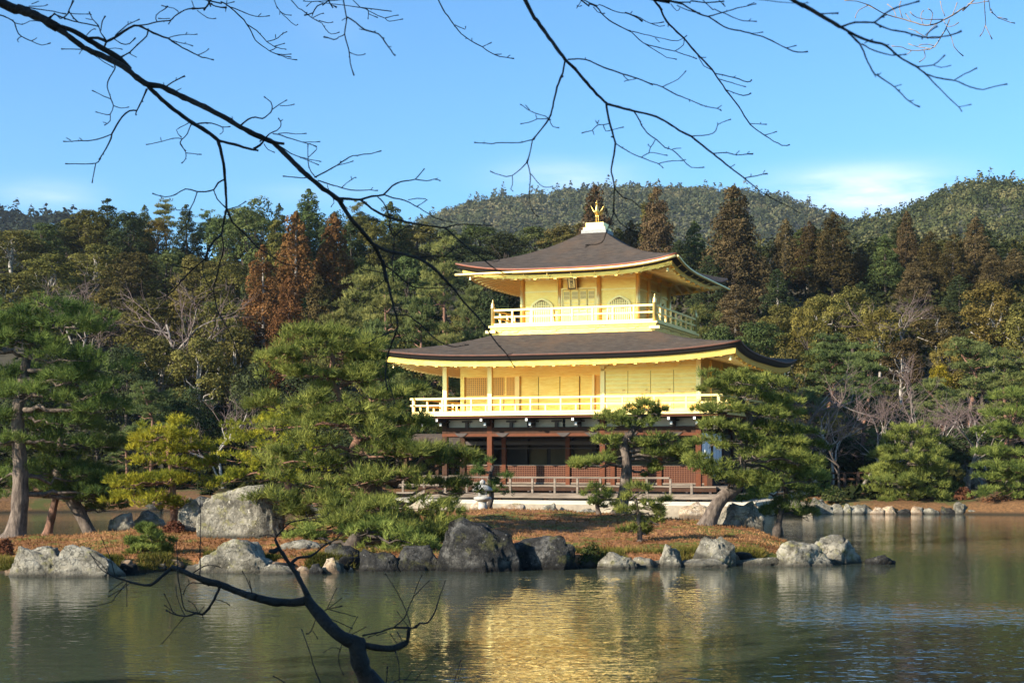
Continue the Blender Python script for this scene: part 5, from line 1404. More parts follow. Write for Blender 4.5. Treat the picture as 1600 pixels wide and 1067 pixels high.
# ---- right middle row
T(1100,470,34,100,'pine','lf_farpine_light',"bright pine just above the upper balcony's right corner")
T(1128,505,36,94,'broad','lf_green',"grey-green tree right of the upper balcony",'bark_pale')
T(1185,492,38,96,'broad','lf_green',"grey-green tree over the lower roof's right slope")
T(1215,472,36,100,'broad','lf_olive',"olive tree left of the golden-yellow treetop")
T(1262,462,26,98,'broad','lf_gold',"golden-yellow treetop right of the pavilion")
T(1290,450,36,103,'broad','lf_olive',"olive tree behind the golden-yellow treetop",'bark_pale')
T(1334,440,42,102,'broad','lf_olive',"broad tawny-olive tree beneath the right cedars")
T(1375,470,34,98,'broad','lf_gold',"orange-tinged tree left of the pink bare tree",'bark_pale')
T(1418,452,46,99,'bare','twig',"pinkish bare tree beneath the right cedars",'bare_bark')
T(1465,472,40,102,'broad','lf_cedar_olive',"brown-olive tree right of the pink bare tree",'bark_pale')
T(1552,428,52,98,'broad','lf_gold',"large golden-olive tree at the right, its crown sunlit",'bark_pale')
T(1608,455,46,95,'broad','lf_olive',"yellow-olive tree at the right border",'bark_pale')
T(1482,515,28,91,'broad','lf_gold',"yellow-leaved tree in the middle of the right wood")
T(1470,568,15,88,'broad','lf_yellow',"small vivid yellow tree in the right wood",'bark_pale')
T(1408,520,34,92,'broad','lf_cedar_olive',"brown-olive tree below the pink bare tree",'bark_pale')
T(1232,535,42,90,'broad','lf_olive',"olive tree above the lower roof's right tip",'bark_pale')
T(1180,545,40,88,'broad','lf_olive',"olive tree behind the lower roof's right slope")
# ---- right pines nearer the bank
T(1298,522,58,88,'pine','lf_farpine',"broad green pine right of the lower roof's tip",'bark_red')
T(1352,535,48,85,'pine','lf_farpine',"green pine left of the forked bare trunk",'bark_red')
T(1518,520,56,86,'pine','lf_farpine',"wide green pine with a red trunk in the right wood",'bark_red')
T(1572,545,52,83,'pine','lf_farpine_light',"light green pine near the right border",'bark_red')
T(1462,590,44,82,'pine','lf_farpine',"green pine behind the twin bare trees",'bark_red')
T(1345,610,42,79,'pine','lf_farpine',"dark pine behind the forked pale bare tree",'bark_red')
T(1268,600,44,82,'pine','lf_farpine',"dark pine behind the tangle of bare trees",'bark_red')
T(1625,560,46,82,'pine','lf_farpine',"green pine cut by the right border",'bark_red')
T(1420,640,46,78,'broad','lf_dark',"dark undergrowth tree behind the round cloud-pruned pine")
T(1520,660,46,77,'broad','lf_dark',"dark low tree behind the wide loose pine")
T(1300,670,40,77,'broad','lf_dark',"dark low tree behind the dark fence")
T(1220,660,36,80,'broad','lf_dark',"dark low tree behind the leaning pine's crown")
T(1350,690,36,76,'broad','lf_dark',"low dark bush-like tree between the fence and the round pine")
# ---- bare trees along the right bank
T(1246,556,34,74,'bare','twig',"silvery bare tree beside the lower roof's right tip",'bare_bark',v=0)
T(1276,574,38,69.5,'bare','twig',"bare tree with a tall white stem right of the lower roof",'bare_bark',v=1)
T(1334,588,46,69,'bare','twig',"forked pale bare tree standing by the dark fence",'bare_bark',v=2)
T(1416,548,36,73,'bare','twig',"tall double-stemmed bare tree above the round pine",'bare_bark',v=3)
T(1310,640,36,68.6,'bare','twig',"low brown bare tree leaning over the dark fence",'bark_dark',v=4)
T(1512,612,52,70,'bare','twig',"wide bare tree with a slanting pale trunk right of the round pine",'bare_bark',v=0)
T(1466,610,40,71.5,'bare','twig',"thin bare tree between the round pine and the wide one",'bark_pale',v=1)
T(1374,610,40,72,'bare','twig',"faint bare tree behind the round pine's left side",'bark_pale',v=3)
T(1300,600,40,72,'bare','twig',"bare tree with thin twigs just left of the forked pale one",'bark_pale',v=4)
T(1555,600,36,78,'bare','twig',"bare grey tree behind the wide loose pine",'bark_pale',v=2)
# ---- a second tree close behind many of the named ones: the wood is dense
named = [o for o in COL.objects if o.get("group") in (GRP['broad'],GRP['pine'],GRP['conifer'],GRP['cedar']) and len(o["label"].split()) <= 12]
for i, o in enumerate(named):
    if i % 2 and o["category"] != "cedar tree": continue
    Y = o.location.y+frng.uniform(4,7); px = 800+F_PX*o.location.x/o.location.y+frng.uniform(-34,34)
    top = HOR-(o.location.z+14*o.scale.z*1.0-CAM_H)*F_PX/o.location.y + frng.uniform(10,34)
    kd = 'conifer' if o["category"] in ("cedar tree","conifer tree") else 'broad'
    T(px, top, 44, Y, kd, frng.choice(['lf_dark','lf_green','lf_dark','lf_olive']), "evergreen close behind the "+o["label"], group="evergreens filling the wood behind other trees")
# ---- undergrowth of the forest floor
rng = np.random.default_rng(77); P = []
while len(P) < 5200:
    x = rng.uniform(-70,70); s_ = rng.uniform(1.5,78)**1.0; y = shore_y(x)+s_
    lx = (x-4.01)*math.cos(TH)-(y-72.2)*math.sin(TH); ly = (x-4.01)*math.sin(TH)+(y-72.2)*math.cos(TH)
    if abs(lx) < 10 and -8 < ly < 9.5: continue
    P.append((x, y, land_z(x,y), min(1.0,.25+s_*.06)))
P = np.array(P); N_ = len(P); r = P[:,3]*rng.uniform(.5,1.5,N_); u = unit(rng.normal(0,1,(N_,36,3))); u[:,:,2] = np.abs(u[:,:,2])
Q = P[:,None,:3]+u*np.stack([r,r,r*1.25],-1)[:,None,:]*rng.uniform(.6,1.05,(N_,36,1))
V, F = leaf_quads(Q.reshape(-1,3), u.reshape(-1,3)+np.array([0,0,.3]), .21, rng, .6, .55)
M['lf_under'] = leaf_mat("undergrowth_leaves", (0.012,0.018,0.008), (0.075,0.070,0.022), (0.034,0.038,0.013), .25, 0.0, .22)
o = link("undergrowth", np_mesh("undergrowth", V, F, M['lf_under'])); tag(o, "dark bushy undergrowth covering the forest floor behind the far shore", "undergrowth", kind="stuff")

# ================================================================ right bank furniture and rocks
fen = empty("rail_fence", at(1280,757,71.0)); tag(fen, "dark low rail fence on the bank right of the pavilion", "fence")
p0 = at(1196,741,71.5); p1 = at(1362,738,69.5); o0 = fen.location
m = MB()
for dz in (0,-.28,-.56): m.bar(p0-o0+Vector((0,0,dz)), p1-o0+Vector((0,0,dz)), .09, .08)
m.build("rails", M['wood'], fen)
for k in range(9):
    q = p0+(p1-p0)*(k/8)-o0; m = MB(); m.box(q.x-.06,q.x+.06,q.y-.06,q.y+.06,q.z-1.1,q.z+.05); m.build("post", M['wood_dark'], fen)
wl = empty("retaining_wall", at(1290,775,69.5)); tag(wl, "low pale wall along the bank behind the shoreline rocks", "wall")
m = MB(); a = at(1200,778,70.5)-wl.location; b = at(1330,772,70.2)-wl.location; m.bar(a, b, .35, .55); m.build("wall", M['plaster'], wl)
slab = [(1188,1252,786,812)]
sl = empty("stone_landing", at(1220,800,66.5)); tag(sl, "flat pale stone landing at the water right of the pavilion footing", "landing")
m = MB(); a = sl.location; q = [at(1180,790,67)-a, at(1262,790,67)-a]
m.box(q[0].x,q[1].x,-1.2,.9,q[0].z-.02,q[0].z+.18); m.box(q[0].x+.1,q[0].x+.55,-1.1,.8,q[0].z-.9,q[0].z-.02); m.box(q[1].x-.5,q[1].x-.1,-1.1,.8,q[0].z-.9,q[0].z-.02)
m.build("slab", M['stone_pale'], sl)
BR = [((1262,1300,778,806),"grey rock at the left end of the right bank's rock line",'rock'),((1292,1324,782,805),"round speckled rock on the right bank, second from the landing",'rock'),
((1316,1332,786,804),"small pale rock wedged between two bigger bank rocks",'rock'),((1326,1362,781,804),"broad pale rock on the right bank left of the round pine",'rock'),
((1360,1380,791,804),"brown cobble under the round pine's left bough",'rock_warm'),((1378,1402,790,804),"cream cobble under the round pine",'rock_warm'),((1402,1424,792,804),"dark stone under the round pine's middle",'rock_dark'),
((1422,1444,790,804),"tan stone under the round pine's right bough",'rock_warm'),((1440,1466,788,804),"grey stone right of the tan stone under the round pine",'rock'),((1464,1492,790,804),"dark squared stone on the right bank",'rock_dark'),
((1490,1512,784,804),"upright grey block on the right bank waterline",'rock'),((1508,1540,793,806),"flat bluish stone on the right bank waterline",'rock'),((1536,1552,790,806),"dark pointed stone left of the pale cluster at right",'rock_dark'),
((1548,1578,792,808),"pale boulder in the cluster at the right end of the bank",'rock'),((1576,1594,791,808),"tan boulder in the cluster at the right end of the bank",'rock_warm'),((1590,1626,793,810),"grey boulder cut by the right border",'rock'),
((1228,1262,775,800),"white-flecked rock heap behind the stone landing",'rock')]
for i, (bx_, lb, mt_) in enumerate(BR): rock((bx_[0],bx_[1],bx_[3]-(bx_[3]-bx_[2])*[1.05,.8,1.0,.72,.95][i%5],bx_[3]), lb, seed=200+i, mt=mt_, Y=66.0, group="rocks along the right bank", facets=6)
rock((1500,1542,733,772), "white weathered standing rock on the right bank under the wide bare tree", seed=230, Y=70.5, facets=8)
rock((1568,1600,748,775), "pale stone half hidden by the wide loose pine", seed=231, Y=69)
for i,(bx_,lb) in enumerate([((735,776,780,797),"tan rock at the left end of the pavilion's footing"),((848,872,785,806),"grey squared rock before the pavilion's footing"),((872,898,796,808),"low pale rock beside the grey squared one at the footing"),((896,932,794,808),"flat cracked stone at the pavilion's footing"),((1064,1106,783,807),"rounded tan boulder in front of the pavilion's footing")]):
    rock(bx_, lb, seed=240+i, mt='rock_warm' if i in (0,4) else 'rock', Y=[66.6,65.0,64.8,64.5,62.2][i], facets=6, group="rocks at the pavilion footing")
shrub(1302, 782, 40, 24, "dark spiky shrub among the right bank rocks", M['leaf_olive'], 21, Y=66.9, leaf=.06)
shrub(1556, 797, 60, 24, "low reddish shrub at the right end of the bank", M['leaf_rust'], 22, Y=66.6, leaf=.06)
shrub(1506, 782, 32, 22, "rounded orange-brown clipped shrub on the right bank", M['leaf_rust'], 23, Y=67.6, leaf=.05, n=1400)
shrub(1590, 790, 50, 22, "green low shrub at the right border of the bank", M['leaf_olive'], 24, Y=67.2, leaf=.06)
for i, (px, w) in enumerate([(-160,60),(-60,70),(60,60),(150,70),(230,60),(330,70),(420,60),(520,70),(620,60)]):
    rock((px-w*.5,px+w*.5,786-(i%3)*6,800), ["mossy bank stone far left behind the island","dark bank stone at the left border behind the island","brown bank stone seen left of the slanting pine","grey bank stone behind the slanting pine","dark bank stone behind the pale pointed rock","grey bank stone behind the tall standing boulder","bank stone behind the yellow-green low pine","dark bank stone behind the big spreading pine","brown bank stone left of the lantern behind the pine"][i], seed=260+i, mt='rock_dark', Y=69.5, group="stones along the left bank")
# ================================================================ branches of the near-bank trees
M['branch'] = mat("shaded_dark_bark", (0.030,0.026,0.024), .8, var=.5, vscale=30, bump=.5, bscale=60, spec=.3)  # bark dark in itself; the near-bank trees cast the shade
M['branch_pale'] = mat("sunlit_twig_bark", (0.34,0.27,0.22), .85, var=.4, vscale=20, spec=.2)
# sheets of the photograph each stroke was measured on: origin and enlargement
SHEET = {'A':(0,0,4.444),'B':(300,0,4.444),'C':(200,200,4.444),'D':(480,200,4.444),'E':(540,380,4.103),'F':(240,330,3.95),'G':(660,0,4.444),
         'H':(900,0,4.444),'I':(1220,0,4.21),'J':(720,160,4.103),'K':(900,140,4.444),'L':(140,820,5.333),'N':(400,780,3.72)}
def branch(name, label, cat, Y0, text, mt='branch', seed=1, group=None, spread=.9, down=False):
    rng = np.random.default_rng(seed); m = MB(); done = []      # done: rows of px,py,Y
    strokes = []
    for line in text.strip().splitlines():
        line = line.strip()
        if not line: continue
        sheet, rest = line[0], line[1:]; ox, oy, k = SHEET[sheet]
        for st in rest.split(';'):
            st = st.strip()
            if not st: continue
            if ':' in st: w, pts = st.split(':'); w = [float(a) for a in w.split('>')]; w = w if len(w) == 2 else [w[0], w[0]]
            else: w, pts = [1.3,1.0], st
            P = [tuple(float(c) for c in q.split(',')) for q in pts.split()]
            strokes.append((w[0], w[1], np.array([(ox+x/k, oy+y/k) for x, y in P])))
    org = None
    for w0, w1, P in strokes:
        if done:
            D = np.array(done); d = np.hypot(D[:,0]-P[0,0], D[:,1]-P[0,1]); j = int(d.argmin()); Ys = D[j,2] if d[j] < 14 else Y0+rng.normal(0,.12*spread)
        else: Ys = Y0
        # carry a stroke that starts at the picture's edge on towards its tree
        e = P[0]
        if e[1] < 6 or e[0] < -5 or (down and e[1] > 1060):
            v = P[0]-P[1]; v = v/np.linalg.norm(v); L = 230 if w0 > 2.4 else 120
            ext = P[0]+v*L + (np.array([0,-40]) if e[1] < 6 else 0); P = np.vstack([ext, P]); w0 = w0*1.15
        # smooth
        Q = []; n = len(P)
        for i in range(n-1):
            p0, p1, p2, p3 = P[max(i-1,0)], P[i], P[i+1], P[min(i+2,n-1)]
            seg = max(2, min(6, int(np.linalg.norm(p2-p1)/7)))
            for s in range(seg):
                t = s/seg; Q.append(.5*((2*p1)+(-p0+p2)*t+(2*p0-5*p1+4*p2-p3)*t*t+(-p0+3*p1-3*p2+p3)*t**3))
        Q.append(P[-1]); Q = np.array(Q)
        Q[1:-1] += rng.normal(0,.28,Q[1:-1].shape)
        L = np.concatenate([[0],np.cumsum(np.hypot(*np.diff(Q,axis=0).T))]); tot = max(L[-1],1e-6)
        slope = rng.normal(0,1)*spread*.35*Y0/2400*1.0
        Yq = Ys + slope*L + .03*Y0/6*np.sin(L/23+rng.uniform(0,6))*np.clip(L/30,0,1)
        w = w0+(w1-w0)*L/tot
        wj = w*rng.uniform(.88,1.14,len(w))
        if w1 < 2.2 and tot > 14: wj[-1] = max(w1*1.75, 1.7); wj[-2] = w1*1.05        # bud at the tip
        pts = [at(x, y, yy) for (x, y), yy in zip(Q, Yq)]
        if org is None: org = pts[0].copy()
        rad = [max(a*1.12,1.15)*.5*yy/F_PX for a, yy in zip(wj, Yq)]
        m.tube([p-org for p in pts], rad, 9 if w0 > 5 else (7 if w0 > 2.2 else 5))
        # nodes along the twig
        if w0 < 3.2:
            for i in range(2, len(Q)-1):
                if rng.uniform() < .16:
                    a = pts[i]-org; dirv = Vector(rng.normal(0,1,3)); dirv.normalize(); r = rad[i]
                    m.tube([a, a+dirv*r*1.9, a+dirv*r*3.2], [r*1.15, r*1.1, r*.3], 5)
        for q, yy in zip(Q, Yq): done.append((q[0], q[1], yy))
    o = m.build(name, M[mt], None, True); o.location = org; tag(o, label, cat, group)
    return o

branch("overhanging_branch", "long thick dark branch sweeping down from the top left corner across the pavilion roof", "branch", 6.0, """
A 15>12: -10,10 150,70 300,135 400,195; 7>8: 400,185 480,205 560,245 650,300 750,360 830,410 900,480; 8>8: 400,200 440,225 580,330 700,385 850,460 950,540 1030,590 1110,600 1240,660 1450,760 1600,840
C 7.5>6.5: 710,-50 780,-5 880,45 980,90 1030,120 1130,220 1250,335 1330,400 1440,480 1490,520; 5>4: 980,90 1040,105 1085,110
D 6.5>4.5: 220,500 290,610 380,720 450,800 500,880 530,960 550,1067
E 4.2>1.6: 240,110 265,230 290,330 310,420 335,530 300,630 270,720 255,850 270,940; 1.8>1.2: 265,850 290,940 315,1030; 1.6>1.4: 325,465 300,460 290,500 315,545; 1.8>1.1: 320,560 200,605 150,635 110,640; 150,635 150,680; 1.6>1: 325,560 360,620 390,650; 2.5>1.1: 320,465 390,460 440,490 500,540 560,600 640,650 710,665 790,650; 1.6>1.1: 250,235 210,270 160,300 110,295; 160,300 155,345; 1.8>1.2: 240,190 160,175 100,165; 300,460 250,440 180,400; 2.6>1.2: 260,150 330,200 400,260 450,285 530,290 640,285
D 4.8>3.6: 450,800 520,840 600,865 680,880 780,910 870,970 930,1030 970,1070
E 3.8>1.3: 470,95 550,145 620,215 690,290 770,390 840,465 900,540 960,630 1030,710 1085,795; 815,430 832,455; 985,655 1000,660; 1035,715 1070,705; 2>1.2: 470,95 530,85 620,85 660,65 700,30; 620,85 720,95
D 4>1.2: 220,490 290,492 370,498 450,475 530,462 590,405 650,375 750,357 790,310 812,285; 1.7>1.1: 750,357 830,367 880,358 925,368; 880,358 910,350; 3.6>1.3: 370,498 450,560 540,610 640,640 720,660 800,675 890,685 960,695 1040,670 1150,672 1280,680; 1225,670 1235,635; 2.5>1.2: 960,695 1020,750 1080,800 1150,860 1220,910 1290,970 1360,1005 1420,1010; 1220,910 1300,930 1335,915; 2>1.1: 530,462 600,485 680,505 750,540 840,595 900,630 970,648 1010,655; 700,500 760,490 820,490 820,510 760,545; 2>1.6: 490,480 530,520 560,590 575,640 570,690 600,760 600,850 590,950 600,1067; 1.6>1.2: 600,760 640,720 720,675; 580,690 620,740 650,765; 570,690 530,660; 150,430 140,395; 180,490 185,520 165,550; 2>1.2: 50,345 130,305 210,260 290,205 350,190 440,180 515,160; 210,260 260,250 320,230; 2>1.2: 75,365 150,390 240,415 300,432 380,435 440,432 490,435; 240,415 310,355 340,345; 310,355 305,335; 440,432 455,415
C 1.6>1.1: 1310,345 1290,330 1255,270 1250,200 1250,110; 1250,205 1290,170 1310,135 1260,110; 1.7>1.2: 1250,345 1160,345 1075,335; 1.7>1.1: 1060,130 1130,175 1200,205 1260,230 1325,258; 1200,205 1340,235
B 2.2>1.2: 470,985 500,965 540,930 590,905 615,880 615,850 600,822; 615,845 632,830; 1.6>1.2: 560,930 600,935 690,965 770,990 830,1005 865,1020; 770,990 890,985; 600,930 660,925 720,932 795,928; 4>2.5: 430,1035 470,1010 500,975; 500,1000 530,1040 575,1060; 2.6>1.2: 340,870 390,830 440,815 490,825 530,795 557,762 545,710 500,672; 557,762 610,725 660,695; 610,735 660,735 712,725; 285,840 278,810
A 6>5.5: 1030,600 1080,650 1180,740 1330,850 1430,910 1520,980
C 4>3.2: 630,90 740,115 860,150 905,158; 4.6>3.4: 625,90 650,180 670,300 678,420 685,560; 2.4>1.2: 668,358 625,380 595,430 540,440 480,440 400,425 330,460 260,480 170,455; 235,490 225,465; 1.7>1.2: 480,445 460,510 430,565 420,650 370,710 330,760; 430,565 340,570 328,550; 1.6: 595,430 620,495 685,560; 1.6>1.2: 690,565 760,545 820,510; 3.2>3: 685,560 660,680 650,735; 2.8>2: 650,735 570,820 530,910 460,970 370,1060; 1.5>1.3: 520,920 520,1000 545,1067; 1.6>1.1: 460,970 430,975 350,960 275,940; 2.2>1.8: 650,735 665,840 640,930 610,1060; 3>1.3: 690,570 730,660 800,720 860,790 900,830 980,880 1050,925 1120,950 1190,965; 910,830 980,822 1100,825
F 2>1.6: 170,427 130,480 80,525; 2>1.3: 384,428 370,480 380,560 400,630 440,690 480,770 510,860 550,950 600,1010 640,1067; 370,490 250,590; 390,620 375,720 360,790 430,835; 490,800 560,820 660,835; 325,435 360,490; 600,1005 660,1010; 545,950 545,1005
A 3>1.5: 1020,620 985,700 950,770 945,800; 2.6>1.8: 950,770 900,770 850,810 810,870 780,930 760,990 715,1067 690,1110; 1.6>1.2: 690,1110 665,1135 560,1140 455,1138; 1.5>1.2: 665,1135 640,1270; 1.8>1.2: 780,930 720,955 640,975 540,980 440,983; 490,975 460,958; 570,975 550,958; 1.8>1.2: 795,455 795,485 760,540 745,600 770,690 790,735 765,795 765,840 725,870; 770,690 720,670 640,630; 790,735 840,752 895,745; 765,795 720,795 665,778; 740,855 715,848; 1.2: 620,365 720,430 790,470; 1.6>1.2: 1330,860 1300,930 1265,970 1250,1000 1290,1050; 1265,965 1200,962 1120,985 1015,1005; 1120,980 1115,955; 1310,855 1225,905 1260,955; 2.2>1.2: 1370,860 1430,853 1500,865 1545,885 1600,880; 1545,885 1550,915 1525,935
C 405,175 510,185; 1.3>1.2: 360,100 400,170 400,215 372,245
A 2>1.1: -8,105 60,130 100,160 120,220 150,255 220,290 290,315 350,300; 100,160 150,172 210,150 280,150; 150,255 120,275 130,295; 220,285 255,265; 1.6>1.2: 580,345 500,342 425,342; 575,345 550,378
A 4>4: 600,270 680,265 740,290; 2.5: 740,290 720,340; 4>1.3: 740,290 800,260 860,220 930,180 990,190 1030,215 1100,245 1170,270 1270,335 1370,385 1430,405 1485,418; 1370,385 1420,365 1450,340; 1170,265 1240,245 1370,240; 1290,240 1300,225; 1170,275 1260,300 1340,322; 1280,305 1290,295; 2>1.8: 930,180 1030,170 1090,155 1180,145 1210,120 1260,85 1310,65 1420,60 1450,30 1455,5; 1.5: 1090,150 1085,110 1165,45; 1210,120 1170,170; 1180,130 1100,130; 1240,90 1210,60 1120,40; 1350,60 1330,5; 1370,75 1440,125 1500,130; 2.2>2: 1030,200 1020,250 960,310 900,365 840,400; 900,375 950,400; 1.5: 790,270 840,305 900,305 940,265; 1.8>1.2: 800,250 880,180 970,135; 890,170 890,150; 2>1.3: 740,285 700,230 680,180 640,130 620,85; 1.5: 700,215 710,150 730,115; 640,140 595,130; 1.8>2: 680,185 600,165 540,155 490,95 480,70 510,5; 490,95 560,100 620,100; 2: 540,155 460,135 380,100 340,130; 1.8>1.3: 180,50 290,70 370,80 460,100; 200,45 280,45 330,35; 220,30 270,10; 2: 340,140 380,95 420,130 460,110 480,80; 600,250 640,210 665,205; 1: 730,345 800,335 850,345; 1.8: 1130,610 1150,605 1200,570 1285,530; 1220,560 1225,540; 1140,600 1135,575; 1210,640 1260,615; 2: 870,460 850,420 800,400
""", seed=1)
branch("overhanging_branch", "fine wiry branch with drooping fan of twigs at the top left of the sky", "branch", 9.0, """
B 3>1: 105,5 200,15 260,50 330,110 380,170 410,220 440,280 490,320 540,355 600,380 660,405 730,418; 1.8: 110,5 120,20 160,45 240,55; 2: 120,20 80,60 0,62; 1.6>1: 260,50 330,75 400,105 470,118 540,112; 1.6>1: 380,170 450,215 520,290 570,325 620,340 655,345; 520,290 570,280 620,245 660,222; 580,265 580,240; 625,245 635,225; 570,325 600,315 645,303; 540,355 590,330; 580,375 640,382 690,378; 600,385 690,400; 230,30 295,15; 240,25 235,55; 460,115 480,95
""", seed=2, spread=1.3)
branch("overhanging_branch", "thin twig hanging alone at the top between the two left sprays", "branch", 8.0, """
B 1.5>.9: 570,2 590,45 610,80 660,130 715,178 735,170; 610,80 650,105 690,108; 610,80 608,105
""", seed=3)
branch("overhanging_branch", "slender curved branch with upturned twiglets at the top left of centre", "branch", 7.0, """
B 1.8>1: 690,2 760,65 830,125 900,165 930,210 970,237 1025,225; 840,125 880,105 915,95; 880,145 940,160 980,155; 2.2>1.5: 950,2 910,25 870,45 840,90 780,108; 1.8: 945,5 970,35 1005,55; 840,90 832,120; 910,20 890,10 830,15 795,48; 830,15 780,2
""", seed=4)
branch("overhanging_branch", "forked dark branch hanging at the top with two long drooping tips", "branch", 4.6, """
B 2.6>1.4: 1050,2 1075,120 1060,240 1080,310 1093,365 1100,440 1125,525; 2.4>1.5: 1075,120 1140,160 1200,210 1295,238 1345,300 1380,350 1412,388; 1.6: 1060,240 1020,260 985,275 915,258; 1093,365 1150,388 1205,375; 1075,125 1040,145; 1200,210 1160,203; 1365,328 1385,326
""", seed=5)
branch("overhanging_branch", "short fine spray of twigs at the top just left of centre", "branch", 9.0, """
B 1.6>1: 1115,2 1200,60 1290,110 1340,130 1370,150 1465,135; 1200,60 1220,70 1225,110 1222,135; 1225,98 1290,125; 1340,128 1435,108
""", seed=6)
branch("overhanging_branch", "single arching twig with small buds at the top centre of the sky", "branch", 7.5, """
G 2>1.2: 110,2 180,115 225,180 270,235 345,290 415,328 470,365 540,395 635,408; 225,175 295,205 300,185; 345,285 345,265; 415,328 480,297; 500,380 550,378; 590,400 610,385
""", seed=7)
branch("overhanging_branch", "big forking branch hanging from the top centre above the phoenix", "branch", 5.2, """
G 6>5: 712,2 800,150 900,290 990,415; 4.6>3.6: 990,415 1060,480 1160,600 1280,720; 3>2: 990,425 975,510 943,580 905,740 875,830 770,970; 1.7>1.2: 770,970 690,990 620,992 510,992 480,998 360,990; 425,998 430,985; 875,825 850,805 760,780 680,725; 745,765 715,730; 870,825 800,828 740,850 680,862; 795,828 785,800; 885,840 905,880 950,888; 2.2>1.8: 1010,415 1130,415 1260,470 1390,515 1490,545 1600,590; 1390,515 1430,560 1490,545; 1430,560 1400,568; 1130,415 1132,400
H 1.8>1.1: 533,585 600,605 700,660 790,695 900,740 980,755 1010,770; 600,605 710,550 765,492; 980,755 1012,733; 785,695 790,710
J 1.9: 460,240 445,320 425,385; 1.6>1.1: 425,385 330,470 260,468 190,442; 330,470 332,530 320,555 335,570; 1.7>1.1: 425,385 445,460 440,600 460,700 500,735; 450,460 510,530 545,545 590,538
K 3>2: 210,100 230,210 250,290 270,370 265,450 245,550 265,680 260,850
J 1.7>1.1: 985,690 940,820 900,900 800,915; 820,920 795,930
K 1.6>1: 262,850 320,940 400,985 480,1010; 1.9>1.1: 268,690 330,750 390,770 450,820 550,845; 340,750 350,780; 262,715 230,750; 3.5>2.8: 210,100 400,150 520,175 620,220 720,285 800,325; 2.7>2.2: 800,325 870,380 950,445 1070,540 1180,625; 2>.8: 1180,625 1300,720 1420,785 1500,825 1560,860; 1.6>1.1: 800,325 920,315 970,290 985,245 1075,208; 985,245 983,230; 1.5: 950,445 1050,440 1110,455 1230,448; 1110,450 1135,425; 1190,445 1205,430; 1.5: 1170,615 1250,600 1330,585; 1215,600 1215,585; 1300,580 1312,562; 1070,540 1105,520; 1.9>1.1: 400,150 440,220 490,300 560,350 620,405 670,420 745,490 800,540 890,540; 670,415 730,408; 645,410 645,395; 745,490 765,487; 550,350 520,400 500,380; 520,395 505,440; 1.8>1.1: 272,372 350,425 450,470 570,515 605,545; 455,470 510,440 575,445 635,458; 575,515 640,498 740,495; 1.5>1.1: 235,235 190,245 150,245 110,285 40,302; 150,240 135,215; 150,240 160,212; 115,285 125,315; 190,245 207,290 250,280 330,262
""", seed=8)
branch("overhanging_branch", "knobbly branch at the top right of centre dividing into two trailing twigs", "branch", 6.2, """
H 2.2>1.6: 40,2 90,30 140,45 230,145 380,220; 1.8>1.1: 90,20 160,35 280,85 350,95 450,125 520,165 610,155; 2: 340,90 400,110 460,150; 380,95 390,80; 520,165 580,185 615,180; 1.5>1.1: 380,220 470,300 570,330 690,360 840,410; 470,300 540,345 630,400 700,415; 390,220 510,250 620,275 710,285 770,248; 550,265 580,295; 690,355 745,315 750,280; 40,2 10,45 40,42; 120,50 150,85 200,95
""", seed=9)
branch("overhanging_branch", "long straight twig slanting down to the right with pairs of buds", "branch", 5.6, """
H 4>1.2: 540,2 575,40 630,150 750,270 840,375 940,480 1040,625 1130,740 1210,865 1310,940 1430,1010 1485,1005; 1.5: 960,510 1090,540 1190,572 1220,555; 1090,540 1110,528; 990,550 1110,585 1180,605; 1.4: 1040,625 1160,665 1215,648; 845,385 890,460 950,490; 860,400 905,400; 1210,860 1325,865; 1280,860 1285,850; 1310,940 1395,915; 640,160 640,190
""", seed=10)
branch("overhanging_branch", "dense dark spray at the top edge spreading to the right of centre", "branch", 4.4, """
H 6>4: 560,3 620,6 660,8; 3>1.5: 650,8 720,20 850,95 920,120 1000,170 1060,200 1140,215 1230,240 1330,270 1460,335 1540,365 1610,360; 1.8>1.2: 920,115 1020,90 1120,60 1250,30; 1190,40 1240,20; 2.4>1.5: 720,20 800,8 900,20 1030,10; 1.8>1.2: 900,20 960,65 1040,100 1110,130 1160,145 1255,152; 1200,145 1215,130; 1210,235 1300,225; 1460,335 1530,318; 660,30 700,75 720,60; 1.5: 700,40 780,75 860,95; 1000,10 1020,25
""", seed=11)
branch("overhanging_branch", "thick blurred dark branch with forked tips at the top right", "branch", 3.2, """
I 6>5: 80,2 130,25 240,90 390,180; 4>2.4: 390,180 440,205 560,265 690,300 770,370 890,440 960,495; 3: 440,215 520,290; 2.4>1.5: 520,290 600,465 640,500 750,575 840,665 915,705; 600,465 625,510; 640,495 660,480; 750,570 795,557; 845,665 875,660; 2>1.5: 530,290 620,335 730,365 825,360; 740,350 745,370; 550,285 605,260; 690,300 715,295; 1.9>1.5: 890,440 1000,430 1080,365; 1005,430 1050,445 1120,432; 2.2>1.4: 960,490 1050,520 1140,530 1250,575 1330,590 1410,570 1490,555; 1.6: 1140,530 1210,490 1290,450; 2>1.4: 960,495 1020,560 1070,610 1170,705 1190,735; 1170,705 1255,688; 3>2.6: 390,180 490,150 615,150; 2.6>1.8: 615,150 720,70 800,40 910,10; 2.4>2: 615,150 700,190 820,215 900,240 1000,245 1110,235 1190,205; 1.8: 950,235 990,200 1030,175; 1.8: 240,95 300,90 380,90; 130,25 170,15
""", seed=12)
